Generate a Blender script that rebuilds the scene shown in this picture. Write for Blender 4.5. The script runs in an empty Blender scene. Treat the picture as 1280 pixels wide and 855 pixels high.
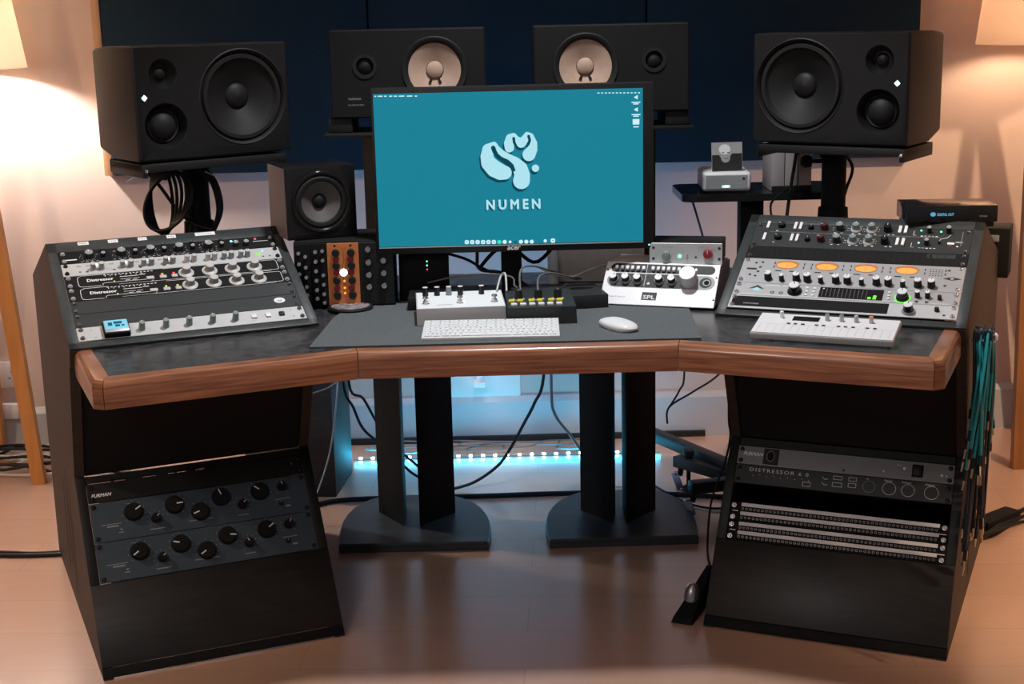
import bpy, bmesh, math, random
from mathutils import Matrix, Vector, Quaternion
random.seed(7)
C = bpy.context.scene.collection
S = bpy.context.scene
R = math.radians
PI = math.pi

# ---------------------------------------------------------------- camera
def aim(loc, pitch, yaw, roll):
    cp, sp, cy, sy = math.cos(pitch), math.sin(pitch), math.cos(yaw), math.sin(yaw)
    f = Vector((sy*cp, cy*cp, -sp)); r = Vector((cy, -sy, 0)); u = r.cross(f)
    r2 = r*math.cos(roll)+u*math.sin(roll); u2 = -r*math.sin(roll)+u*math.cos(roll)
    m = Matrix((r2, u2, -f)).transposed().to_4x4(); m.translation = loc
    return m
cd = bpy.data.cameras.new('camera'); cam = bpy.data.objects.new('camera', cd); C.objects.link(cam)
cd.sensor_width = 36; cd.lens = 36*1825.5/1280; cd.clip_start = .05
cam.matrix_world = aim(Vector((-.03975, -2.85327, 1.36415)), .2259, .00971, -.02292)
S.camera = cam
# ---------------------------------------------------------------- world, lights, exposure
S.view_settings.view_transform = 'Standard'
S.view_settings.look = 'None'
S.view_settings.gamma = 1
S.view_settings.use_curve_mapping = False
S.view_settings.exposure = 0.0
w = bpy.data.worlds.new('world'); S.world = w; w.use_nodes = True
w.node_tree.nodes['Background'].inputs[0].default_value = (.70, .82, .98, 1)
w.node_tree.nodes['Background'].inputs[1].default_value = .14
def light(name, kind, loc, power, col, size=.1, rot=(0, 0, 0), parent=None, sizey=None, spread=None):
    d = bpy.data.lights.new(name, kind); o = bpy.data.objects.new(name, d); C.objects.link(o)
    d.energy = power; d.color = col
    if kind == 'AREA':
        d.size = size
        if sizey: d.shape = 'RECTANGLE'; d.size_y = sizey
        if spread: d.spread = spread
    else: d.shadow_soft_size = size
    o.location = loc; o.rotation_euler = rot
    if parent: o.parent = parent
    return o
sp_ = light('ceiling_spot', 'SPOT', (.05, .08, 2.55), 122, (.93, .96, 1), .10)
sp_.data.spot_size = R(78); sp_.data.spot_blend = .35
light('room_light', 'POINT', (-1.15, -2.15, 1.95), 26, (1, .94, .92), .14)
def spot(loc, to, power, col, deg):
    o = light('wall_spot', 'SPOT', loc, power, col, .06); o.data.spot_size = R(deg); o.data.spot_blend = .5
    o.rotation_euler = (Vector(to)-Vector(loc)).to_track_quat('-Z', 'Y').to_euler()
spot((-2.25, -.6, 2.35), (-1.75, .8, .5), 75, (1, .76, .56), 70)  # added counterpart, no known lamp; brightens the left wall and floor
spot((2.2, -.5, 2.35), (1.95, .75, .5), 200, (1, .70, .45), 70)

# ---------------------------------------------------------------- materials
def mat(name, col, rough=.5, metal=0, emit=None, es=0, spec=None, noise=None, bump=None, coat=0, alpha=None, trans=None):
    m = bpy.data.materials.new(name); m.use_nodes = True
    nt = m.node_tree; b = nt.nodes['Principled BSDF']
    b.inputs['Base Color'].default_value = (*col, 1)
    b.inputs['Roughness'].default_value = rough
    b.inputs['Metallic'].default_value = metal
    if spec is not None: b.inputs['Specular IOR Level'].default_value = spec
    if coat: b.inputs['Coat Weight'].default_value = coat; b.inputs['Coat Roughness'].default_value = .15
    if emit: b.inputs['Emission Color'].default_value = (*emit, 1); b.inputs['Emission Strength'].default_value = es
    if noise or bump:
        tc = nt.nodes.new('ShaderNodeTexCoord'); mp = nt.nodes.new('ShaderNodeMapping')
        nt.links.new(tc.outputs['Object'], mp.inputs[0])
        n = nt.nodes.new('ShaderNodeTexNoise'); nt.links.new(mp.outputs[0], n.inputs['Vector'])
        sc, col2, scale, det = noise if noise else ((1, 1, 1), col, 40, 3)
        mp.inputs['Scale'].default_value = sc; n.inputs['Scale'].default_value = scale; n.inputs['Detail'].default_value = det
        if noise:
            r = nt.nodes.new('ShaderNodeValToRGB'); nt.links.new(n.outputs[0], r.inputs[0])
            r.color_ramp.elements[0].position = .35; r.color_ramp.elements[1].position = .68
            r.color_ramp.elements[0].color = (*col, 1); r.color_ramp.elements[1].color = (*col2, 1)
            nt.links.new(r.outputs[0], b.inputs['Base Color'])
        if bump:
            bp = nt.nodes.new('ShaderNodeBump'); bp.inputs['Strength'].default_value = bump; bp.inputs['Distance'].default_value = .002
            nt.links.new(n.outputs[0], bp.inputs['Height']); nt.links.new(bp.outputs[0], b.inputs['Normal'])
    return m
M = {}
M['wall'] = mat('wall_paint', (.57, .445, .385), .8, noise=((1, 1, 1), (.60, .47, .41), 6, 4), bump=.05)
M['ceil'] = mat('ceiling_paint', (.75, .70, .66), .8)
M['skirt'] = mat('skirting_paint', (.48, .47, .47), .5)
M['panel'] = mat('navy_fabric', (.006, .018, .030), .9, noise=((1, 1, 1), (.009, .025, .040), 300, 2), bump=.3, spec=.2)
M['strip'] = mat('pine_strip', (.50, .27, .13), .5, noise=((20, 20, 1), (.60, .34, .17), 3, 3))
M['walnut'] = mat('walnut_edge', (.23, .078, .034), .32, noise=((2.2, 2.2, 70), (.47, .19, .09), 3.2, 6), coat=.6)
M['lam'] = mat('black_laminate', (.020, .020, .022), .26, noise=((1, 1, 1), (.075, .072, .074), 45, 6), bump=.08)
M['ply'] = mat('black_stained_board', (.014, .014, .0142), .40, spec=.35, noise=((4, 4, 30), (.024, .022, .021), 4, 5), bump=.08)
M['side'] = mat('black_brown_board', (.034, .026, .022), .6, spec=.25, noise=((5, 5, 40), (.055, .038, .030), 3, 5), bump=.05)
M['groove'] = mat('groove_shadow_gap', (.005, .004, .004), .9)
M['stand'] = mat('black_ash', (.030, .034, .040), .42, noise=((2, 40, 40), (.050, .056, .064), 3, 4), bump=.12)
M['black'] = mat('black_paint', (.013, .0135, .014), .48, spec=.3)
M['blackm'] = mat('black_matte', (.007, .007, .0075), .75, spec=.25)
M['blackg'] = mat('black_gloss', (.012, .012, .013), .16)
M['rub'] = mat('black_rubber', (.010, .010, .010), .6, spec=.35)
M['khbody'] = mat('anthracite_lacquer', (.008, .009, .0105), .46, spec=.35, bump=.03)
M['cone'] = mat('dark_cone', (.010, .010, .010), .55, spec=.3)
M['conel'] = mat('grey_paper_cone', (.10, .09, .085), .6)
M['white_cone'] = mat('white_paper_cone', (.46, .32, .24), .8, noise=((1, 1, 1), (.42, .28, .21), 60, 4), bump=.15)
M['cone_mark'] = mat('tar_mark', (.02, .012, .01), .8)
M['charc'] = mat('charcoal_powdercoat', (.020, .024, .025), .5, noise=((1, 1, 1), (.026, .031, .032), 200, 2))
M['eqblue'] = mat('slate_blue_panel', (.040, .064, .088), .5, noise=((1, 1, 1), (.047, .074, .100), 150, 2))
M['frame'] = mat('rack_frame_paint', (.030, .036, .037), .42, noise=((1, 1, 1), (.040, .048, .050), 60, 4))
M['silver'] = mat('silver_anodised', (.52, .53, .54), .42, .55)
M['silver2'] = mat('pale_silver_panel', (.60, .62, .62), .45, .3)
M['steel'] = mat('bright_steel', (.75, .75, .76), .25, 1)
M['brush'] = mat('brushed_black_metal', (.20, .20, .205), .36, .9)
M['white'] = mat('white_plastic', (.84, .85, .86), .35)
M['whitep'] = mat('white_powdercoat', (.72, .72, .72), .45)
M['ink'] = mat('white_ink', (.85, .87, .87), .6)
M['inkd'] = mat('grey_ink', (.33, .35, .36), .6)
M['inkb'] = mat('black_ink', (.02, .02, .02), .6)
M['grey'] = mat('grey_plastic', (.30, .31, .32), .5)
M['lgrey'] = mat('light_grey_metal', (.50, .50, .50), .5, noise=((1, 1, 1), (.54, .54, .54), 200, 2))
M['knobw'] = mat('ivory_grey_knob', (.56, .56, .54), .45)
M['knobg'] = mat('teal_grey_knob', (.22, .28, .28), .5)
M['red'] = mat('red_knob', (.30, .025, .03), .4)
M['oxred'] = mat('dark_red_knob', (.08, .014, .018), .45)
M['orange'] = mat('orange_panel', (.70, .24, .07), .5, noise=((1, 1, 1), (.60, .19, .05), 80, 4))
M['orangek'] = mat('orange_cap', (.80, .26, .06), .5)
M['yellow'] = mat('yellow_plastic', (.72, .62, .03), .5)
M['matgrey'] = mat('grey_felt_mat', (.085, .098, .104), .9, noise=((1, 1, 1), (.125, .142, .148), 350, 3), bump=.25)
M['oak'] = mat('orange_oak', (.56, .23, .055), .45, noise=((14, 14, 1.5), (.66, .29, .08), 3, 4))
M['dwood'] = mat('brown_wood', (.28, .11, .035), .45, noise=((14, 14, 1.5), (.35, .145, .05), 3, 4))  # lamp legs: shade put into the colour; also the module's printed lines
M['shade_in'] = None
M['box_g'] = mat('grey_brown_card', (.20, .165, .15), .7, noise=((1, 1, 1), (.24, .20, .18), 30, 4))
M['grybox'] = mat('grey_board_box', (.34, .31, .31), .6)
M['teal'] = mat('teal_cable', (.015, .26, .30), .4)
M['navyc'] = mat('dark_navy_cable', (.008, .014, .022), .45)
M['gold'] = mat('brass_plug', (.62, .52, .34), .3, 1)
M['wcable'] = mat('white_cable', (.62, .62, .62), .45)
M['gcable'] = mat('grey_cable', (.16, .15, .15), .5)
M['photo'] = mat('photo_print', (.42, .40, .39), .35)
M['photod'] = mat('photo_print_dark', (.03, .03, .03), .35)
M['sock'] = mat('socket_white', (.74, .70, .66), .4)
M['chrome'] = mat('silver_cap', (.40, .40, .42), .25, .8)
M['mauve'] = mat('mauve_lamp_sheen', (.20, .15, .15), .5)  # paler tone puts the lamp light into the black speaker side's colour
M['coaster'] = mat('patterned_coaster', (.10, .09, .10), .6, noise=((1, 1, 1), (.38, .34, .36), 90, 4))
M['clear'] = mat('translucent_wheel', (.30, .29, .33), .2)
def em(name, col, s): return mat('lit_'+name, (.005, .005, .005), .5, emit=col, es=s, spec=.1)
M['screen'] = em('screen_teal', (.008, .225, .315), .95)
M['scr_lo'] = em('screen_shadow', (.005, .075, .12), .8)
M['scr_hi'] = em('screen_pale', (.42, .76, .86), 1.0)
M['scr_wh'] = em('screen_white', (.62, .88, .96), 1.0)
M['scr_gr'] = em('screen_green', (.05, .75, .55), 1.0)
M['led_w'] = em('led_white', (.75, .97, 1.0), 6)
M['led_c'] = em('led_cyan', (.25, .75, .95), 3)
M['led_g'] = em('led_green', (.15, 1.0, .55), 3)
M['led_lg'] = em('led_leaf', (.15, .9, .05), 1.6)
M['led_r'] = em('led_red', (1.0, .08, .08), 2)
M['led_y'] = em('led_yellow', (.9, .85, .05), 1)
M['led_o'] = em('led_orange', (1, .28, .03), 2)
M['vu'] = em('vu_amber', (1.0, .50, .12), 1.0)
M['vu2'] = em('vu_amber_deep', (.95, .24, .04), .8)
M['disp'] = em('display_blue', (.22, .62, .80), 1.1)
M['dispd'] = em('display_dark', (.02, .16, .26), .6)
M['logo_b'] = em('logo_blue', (.12, .42, .62), .9)
M['strip_w'] = em('strip_led', (.38, .82, 1.0), 26)
M['strip_b'] = em('strip_tape', (.20, .60, .9), .35)
M['bulb'] = em('bulb_warm_white', (1, .94, .90), 1450)
M['bulb2'] = em('bulb_amber', (1, .70, .46), 260)

def shade_mat(name, col, tr):
    m = bpy.data.materials.new(name); m.use_nodes = True; nt = m.node_tree; nt.nodes.clear()
    o = nt.nodes.new('ShaderNodeOutputMaterial'); mix = nt.nodes.new('ShaderNodeMixShader')
    d = nt.nodes.new('ShaderNodeBsdfDiffuse'); t = nt.nodes.new('ShaderNodeBsdfTranslucent')
    d.inputs[0].default_value = (*col, 1); t.inputs[0].default_value = (*col, 1); mix.inputs[0].default_value = tr
    nt.links.new(d.outputs[0], mix.inputs[1]); nt.links.new(t.outputs[0], mix.inputs[2]); nt.links.new(mix.outputs[0], o.inputs[0])
    return m
M['shade'] = shade_mat('linen_shade', (.80, .70, .58), .26)
M['shade2'] = shade_mat('grey_linen_shade', (.68, .57, .48), .40)

def floor_mat():
    m = bpy.data.materials.new('laminate_planks'); m.use_nodes = True; nt = m.node_tree; b = nt.nodes['Principled BSDF']
    tc = nt.nodes.new('ShaderNodeTexCoord'); mp = nt.nodes.new('ShaderNodeMapping'); nt.links.new(tc.outputs['Object'], mp.inputs[0])
    mp.inputs['Rotation'].default_value = (0, 0, R(3))
    br = nt.nodes.new('ShaderNodeTexBrick'); nt.links.new(mp.outputs[0], br.inputs['Vector'])
    br.inputs['Scale'].default_value = 1; br.inputs['Brick Width'].default_value = 1.3; br.inputs['Row Height'].default_value = .19
    br.inputs['Mortar Size'].default_value = .0012; br.offset = .37
    br.inputs['Color1'].default_value = (.70, .43, .305, 1); br.inputs['Color2'].default_value = (.66, .40, .28, 1); br.inputs['Mortar'].default_value = (.58, .345, .235, 1)
    mp2 = nt.nodes.new('ShaderNodeMapping'); nt.links.new(tc.outputs['Object'], mp2.inputs[0]); mp2.inputs['Scale'].default_value = (2, 22, 1)
    n = nt.nodes.new('ShaderNodeTexNoise'); n.inputs['Scale'].default_value = 3; n.inputs['Detail'].default_value = 6; nt.links.new(mp2.outputs[0], n.inputs['Vector'])
    mx = nt.nodes.new('ShaderNodeMix'); mx.data_type = 'RGBA'; mx.blend_type = 'MULTIPLY'; mx.inputs[0].default_value = .16
    nt.links.new(br.outputs['Color'], mx.inputs[6]); nt.links.new(n.outputs[1], mx.inputs[7]); nt.links.new(mx.outputs[2], b.inputs['Base Color'])
    b.inputs['Roughness'].default_value = .26; b.inputs['Specular IOR Level'].default_value = .9
    b.inputs['Coat Weight'].default_value = .8; b.inputs['Coat Roughness'].default_value = .2
    return m
M['floor'] = floor_mat()

# ---------------------------------------------------------------- mesh builder
class MB:
    def __init__(s): s.v = []; s.f = []; s.m = []; s.mats = []; s.T = Matrix(); s.cur = 0
    def mat(s, name):
        m = M[name]
        if m not in s.mats: s.mats.append(m)
        s.cur = s.mats.index(m); return s
    def raw(s, vs, fs, T=None):
        T = s.T @ T if T else s.T
        k = len(s.v); s.v += [T @ Vector(p) for p in vs]
        for f in fs: s.f.append([i+k for i in f]); s.m.append(s.cur)
        return s
    def box(s, x0, x1, y0, y1, z0, z1, bev=0, seg=2, T=None):
        if bev <= 0:
            vs = [(x, y, z) for z in (z0, z1) for y in (y0, y1) for x in (x0, x1)]
            return s.raw(vs, [(0, 2, 3, 1), (4, 5, 7, 6), (0, 1, 5, 4), (2, 6, 7, 3), (0, 4, 6, 2), (1, 3, 7, 5)], T)
        bm = bmesh.new(); bmesh.ops.create_cube(bm, size=1)
        for q in bm.verts: q.co = Vector(((x0+x1)/2+q.co.x*(x1-x0), (y0+y1)/2+q.co.y*(y1-y0), (z0+z1)/2+q.co.z*(z1-z0)))
        bmesh.ops.bevel(bm, geom=list(bm.edges), offset=bev, segments=seg, profile=.5, affect='EDGES')
        bm.verts.index_update(); vs = [q.co[:] for q in bm.verts]; fs = [[q.index for q in f.verts] for f in bm.faces]; bm.free()
        return s.raw(vs, fs, T)
    def lathe(s, prof, n=24, T=None, a0=0, a1=2*PI):
        vs = []; fs = []; full = abs(a1-a0-2*PI) < 1e-6; k = n if full else n+1
        for r, z in prof:
            for i in range(k):
                t = a0+(a1-a0)*i/n; vs.append((max(r, 1e-5)*math.cos(t), max(r, 1e-5)*math.sin(t), z))
        for j in range(len(prof)-1):
            for i in range(n):
                i2 = (i+1) % k; fs.append((j*k+i, j*k+i2, (j+1)*k+i2, (j+1)*k+i))
        return s.raw(vs, fs, T)
    def cyl(s, p0, p1, r0, r1=None, n=16):
        r1 = r0 if r1 is None else r1; p0 = Vector(p0); p1 = Vector(p1); d = p1-p0; L = d.length
        T = Matrix.Translation(p0) @ d.to_track_quat('Z', 'Y').to_matrix().to_4x4()
        return s.lathe([(0, 0), (r0, 0), (r1, L), (0, L)], n, T)
    def tube(s, pts, r, n=8, sub=6, closed=False):
        P = [Vector(p) for p in pts]
        if sub > 1 and len(P) > 2:
            Q = []
            for i in range(len(P)-1):
                a, b, c, d = P[max(i-1, 0)], P[i], P[i+1], P[min(i+2, len(P)-1)]
                for k in range(sub):
                    t = k/sub; Q.append(.5*((2*b)+(c-a)*t+(2*a-5*b+4*c-d)*t*t+(3*b-a-3*c+d)*t**3))
            Q.append(P[-1]); P = Q
        vs = []; fs = []; up = Vector((0, 0, 1)); q = None
        for i, p in enumerate(P):
            d = (P[min(i+1, len(P)-1)]-P[max(i-1, 0)])
            d = d.normalized() if d.length > 1e-9 else Vector((1, 0, 0))
            if q is None:
                x = d.orthogonal().normalized()
            else:
                x = (q-d*q.dot(d)); x = x.normalized() if x.length > 1e-6 else d.orthogonal().normalized()
            q = x; y = d.cross(x)
            for k in range(n):
                t = 2*PI*k/n; vs.append(p+x*(r*math.cos(t))+y*(r*math.sin(t)))
        for i in range(len(P)-1):
            for k in range(n): fs.append((i*n+k, i*n+(k+1) % n, (i+1)*n+(k+1) % n, (i+1)*n+k))
        fs.append(list(range(n))[::-1]); fs.append([(len(P)-1)*n+k for k in range(n)])
        return s.raw(vs, fs)
    def prism(s, poly, z0, z1, T=None):
        n = len(poly)
        if sum(poly[i][0]*poly[(i+1) % n][1]-poly[(i+1) % n][0]*poly[i][1] for i in range(n)) < 0: poly = poly[::-1]
        vs = [(x, y, z0) for x, y in poly]+[(x, y, z1) for x, y in poly]
        fs = [list(range(n))[::-1], list(range(n, 2*n))]+[(i, (i+1) % n, n+(i+1) % n, n+i) for i in range(n)]
        return s.raw(vs, fs, T)
    def loft(s, rings, T=None, cap=True):
        n = len(rings[0]); vs = [p for r in rings for p in r]; fs = []
        for j in range(len(rings)-1):
            for i in range(n): fs.append((j*n+i, j*n+(i+1) % n, (j+1)*n+(i+1) % n, (j+1)*n+i))
        if cap: fs.append(list(range(n))[::-1]); fs.append([(len(rings)-1)*n+k for k in range(n)])
        return s.raw(vs, fs, T)
    def line(s, pts, wd, z=.0002, closed=False):      # flat printed line in the local XY plane
        P = [Vector((*p, 0)) for p in pts]
        if closed: P.append(P[0])
        for a, b in zip(P, P[1:]):
            d = (b-a)
            if d.length < 1e-7: continue
            d.normalize(); nn = Vector((-d.y, d.x, 0))*wd/2; e = d*wd*.4
            s.raw([(a-nn-e)[:2]+(z,), (b-nn+e)[:2]+(z,), (b+nn+e)[:2]+(z,), (a+nn-e)[:2]+(z,)], [(0, 1, 2, 3)])
        return s
    def disc(s, x, y, r, z=.0003, n=16, ry=None):
        ry = ry or r
        return s.raw([(x+r*math.cos(2*PI*i/n), y+ry*math.sin(2*PI*i/n), z) for i in range(n)], [list(range(n))])
    def rect(s, x0, x1, y0, y1, z=.0003):
        return s.raw([(x0, y0, z), (x1, y0, z), (x1, y1, z), (x0, y1, z)], [(0, 1, 2, 3)])
    def text(s, body, x, y, size, z=.0004, T=None, bold=0, shear=0, align='LEFT', space=1, ext=0, width=None):
        cu = bpy.data.curves.new('t', 'FONT'); cu.body = body; cu.size = size; cu.shear = shear; cu.align_x = align
        cu.space_character = space; cu.resolution_u = 2; cu.extrude = ext
        o = bpy.data.objects.new('t', cu); me = o.to_mesh()
        vs = [q.co[:] for q in me.vertices]; fs = [list(p.vertices) for p in me.polygons]
        if width and vs:
            xs = [q[0] for q in vs]; k = width/(max(xs)-min(xs)); vs = [(q[0]*k, q[1], q[2]) for q in vs]
        o.to_mesh_clear(); bpy.data.objects.remove(o); bpy.data.curves.remove(cu)
        for k, (ox, oy) in enumerate(((0, 0), (bold, 0), (-bold, 0), (0, bold), (0, -bold)) if bold else ((0, 0),)):
            TT = Matrix.Translation((x+ox, y+oy, z+k*.00001))
            s.raw(vs, fs, T @ TT if T else TT)
        return s
    def mesh(s, name, smooth=35):
        me = bpy.data.meshes.new(name); me.from_pydata([tuple(p) for p in s.v], [], s.f)
        for m in s.mats: me.materials.append(m)
        me.polygons.foreach_set('material_index', s.m)
        if smooth:
            me.polygons.foreach_set('use_smooth', [True]*len(me.polygons)); me.set_sharp_from_angle(angle=R(smooth))
        me.update(); return me
    def build(s, name, parent=None, smooth=35):
        return put(name, s.mesh(name, smooth), parent)
def put(name, me, parent=None, loc=None, rz=None):
    o = bpy.data.objects.new(name, me); C.objects.link(o)
    if parent: o.parent = parent
    if loc: o.location = loc
    if rz is not None: o.rotation_euler = (0, 0, rz)
    return o
def mb(m): return MB().mat(m)
def tag(o, label, cat, group=None, kind=None):
    o['label'] = label; o['category'] = cat
    if group: o['group'] = group
    if kind: o['kind'] = kind
    return o
def thing(name, label, cat, loc=(0, 0, 0), rz=0, group=None, mtx=None):
    o = bpy.data.objects.new(name, None); C.objects.link(o); o.empty_display_size = .05
    if mtx: o.matrix_world = mtx
    else: o.location = loc; o.rotation_euler = (0, 0, rz)
    return tag(o, label, cat, group)
def struct(o): o['kind'] = 'structure'; return o
def boolean(o, cutters):
    for c in cutters:
        md = o.modifiers.new('b', 'BOOLEAN'); md.object = c; md.operation = 'DIFFERENCE'; md.solver = 'EXACT'
    for q in [o]+list(cutters):
        bm = bmesh.new(); bm.from_mesh(q.data); bmesh.ops.remove_doubles(bm, verts=bm.verts, dist=1e-6); bmesh.ops.recalc_face_normals(bm, faces=bm.faces); bm.to_mesh(q.data); bm.free()
    bpy.context.view_layer.update()
    dg = bpy.context.evaluated_depsgraph_get()
    me = bpy.data.meshes.new_from_object(o.evaluated_get(dg))
    o.modifiers.clear(); o.data = me
    me.polygons.foreach_set('use_smooth', [True]*len(me.polygons)); me.set_sharp_from_angle(angle=R(35))
    for c in cutters: bpy.data.objects.remove(c)
FR = Matrix.Rotation(R(90), 4, 'X')          # local XY drawing -> upright plane facing -Y
def at(x, y, z): return Matrix.Translation((x, y, z))

# ---------------------------------------------------------------- room
WY = 1.69
struct(mb('floor').box(-2.4, 2.4, -4.2, WY+.05, -.06, 0).build('floor'))
struct(mb('wall').box(-2.4, 2.4, WY, WY+.1, 0, 2.6).build('wall_back'))
struct(mb('wall').box(-2.5, -2.4, -4.2, WY+.1, -.06, 2.6).build('wall_left'))
struct(mb('wall').box(2.4, 2.5, -4.2, WY+.1, -.06, 2.6).build('wall_right'))
struct(mb('ceil').box(-2.5, 2.5, -4.2, WY+.1, 2.6, 2.68).build('ceiling'))
b = mb('skirt'); b.raw([(-2.4, WY, 0), (-2.4, WY-.022, 0), (-2.4, WY-.022, .128), (-2.4, WY-.010, .145), (-2.4, WY, .145), (2.4, WY, 0), (2.4, WY-.022, 0), (2.4, WY-.022, .128), (2.4, WY-.010, .145), (2.4, WY, .145)],
      [(0, 1, 2, 3, 4), (9, 8, 7, 6, 5), (0, 5, 6, 1), (1, 6, 7, 2), (2, 7, 8, 3), (3, 8, 9, 4), (4, 9, 5, 0)])
struct(b.build('baseboard_back'))
struct(mb('strip').box(-1.232, -1.207, WY-.05, WY, .885, 2.1, .002).build('trim_1'))
for k, (x0, x1) in enumerate(((-1.205, -.409), (-.405, .428), (.432, 1.258))):
    o = mb('panel').box(x0, x1, WY-.055, WY-.001, .885, 2.1, .006).build('acoustic_panel')
    tag(o, ('navy fabric acoustic panel on the wall behind the left large speaker', 'navy fabric acoustic panel on the wall behind the computer monitor', 'navy fabric acoustic panel on the wall behind the right large speaker')[k], 'acoustic panel', 'navy wall panels')

# ---------------------------------------------------------------- desk
PH = {-1: .38528, 1: .41043}; A0 = .32206; DB = .517; HZ = .696; HT = .0565
def uvec(s): return Vector((s*math.cos(PH[s]), -math.sin(PH[s]), 0))
def vvec(s): return Vector((s*math.sin(PH[s]), math.cos(PH[s]), 0))
def W(s, u, v, z): return Vector((s*A0, 0, z))+uvec(s)*u+vvec(s)*v
desk = thing('studio_desk', 'large black studio desk with walnut edge and angled rack wings', 'desk', (0, 0, 0))
def off(s, u, v): p = W(s, u, v, 0); return (p.x, p.y)
# edge trims: cross-section swept between outer and inner points
def trim(pairs):
    pairs = [tuple(Vector(q) for q in p) for p in pairs]
    g0 = (pairs[1][0]-pairs[0][0]).normalized()*.0007; g1 = (pairs[-2][0]-pairs[-1][0]).normalized()*.0007
    pairs[0] = tuple(q+g0 for q in pairs[0]); pairs[-1] = tuple(q+g1 for q in pairs[-1])
    t = HZ; bt = HZ-HT
    prof = [(0, bt), (0, t-.016), (.0025, t-.007), (.008, t-.0015), (.016, t), (1, t), (1, bt)]
    rings = []
    for (o, i) in pairs:
        o = Vector(o); i = Vector(i); L = (i-o).length; d = (i-o)/L
        rings.append([(*(o+d*(L if k == 1 else k)), z) for k, z in prof])
    m = mb('walnut'); m.loft(rings); return m
TW = .034
def mit(s): # inner miter points at centre corner
    a = PH[s]/2; return (s*A0-s*0+(-s)*(-1)*TW*math.tan(a)*0 - s*TW*math.tan(a)*(-1)*0, TW)
ci = {s: (s*(A0+TW*math.tan(PH[s]/2)), TW) for s in (-1, 1)}
trim([((-A0, 0), ci[-1]), ((A0, 0), ci[1])]).build('edge_trim', desk)
for s in (-1, 1):
    c1 = .018
    trim([((s*A0, 0), ci[s]), (off(s, DB-c1, 0), off(s, DB-TW, TW))]).build('edge_trim', desk)
    trim([(off(s, DB-c1, 0), off(s, DB-TW, TW)), (off(s, DB, c1), off(s, DB-TW, TW+.001)), (off(s, DB, .30), off(s, DB-TW, .30))]).build('side_trim', desk)
VB = .283
poly = [off(-1, DB-TW, .30), off(-1, DB-TW, TW), ci[-1], ci[1], off(1, DB-TW, TW), off(1, DB-TW, .30), off(1, .0, .30), off(1, .0, .93), off(-1, .0, .93), off(-1, .0, .30)]
mb('lam').prism(poly, HZ-.035, HZ-.0015).build('desktop', desk)
TU = 1.085; SU = .37; TL = .562; VL = .205
prof_side = [(VL, 0), (VL+.445*math.sin(TL), .445*math.cos(TL)), (.318, .655), (.30, HZ-.035), (VB, HZ+.001), (VB+SU*math.sin(TU), HZ+.004+SU*math.cos(TU)), (1.046, .735), (1.05, 0)]
for s in (-1, 1):
    for u0, u1, m in ((.5048, .526, 'side'), (-.0005, .0212, 'side')):
        base = W(s, u0, 0, 0); uu = uvec(s)*(u1-u0)
        a = [base+vvec(s)*v+Vector((0, 0, z)) for v, z in prof_side]; n = len(a); bb = [p+uu for p in a]
        o = MB().mat(m)
        fl = [list(range(n))[::-1], list(range(n, 2*n))]+[(i, (i+1) % n, n+(i+1) % n, n+i) for i in range(n)]
        if s < 0: fl = [f[::-1] for f in fl]
        o.raw(a+bb, fl)
        if u0 > .1:   # saw-cut vent grooves on the outer face
            o.mat('groove')
            for v0, z0, z1 in ((.60, .31, .045), (.66, .335, .10), (.735, .30, .07)):
                p = W(s, u1+.0006, v0, 0)
                q = vvec(s)*.007
                vs = [p-q+Vector((0, 0, z1)), p+q+Vector((0, 0, z1)), p+q+Vector((0, 0, z0)), p-q+Vector((0, 0, z0))]
                o.raw(vs, [(0, 1, 2, 3) if s > 0 else (3, 2, 1, 0)])
        o.build('side_panel', desk, 0)
def facem(s, v0, z0, tau, y=0, x=0, z=0, um=.263):
    u = uvec(s)*s; yv = vvec(s)*math.sin(tau)+Vector((0, 0, math.cos(tau))); n = u.cross(yv)
    m = Matrix((u, yv, n)).transposed().to_4x4()
    m.translation = W(s, um, v0, z0)+u*x+yv*y+n*z
    return m
def up(s, y=0, x=0, z=0): return facem(s, VB, HZ+.004, TU, y, x, z)
def lo(s, y=0, x=0, z=0): return facem(s, VL, 0, TL, y, x, z)
HW = .2413
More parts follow.
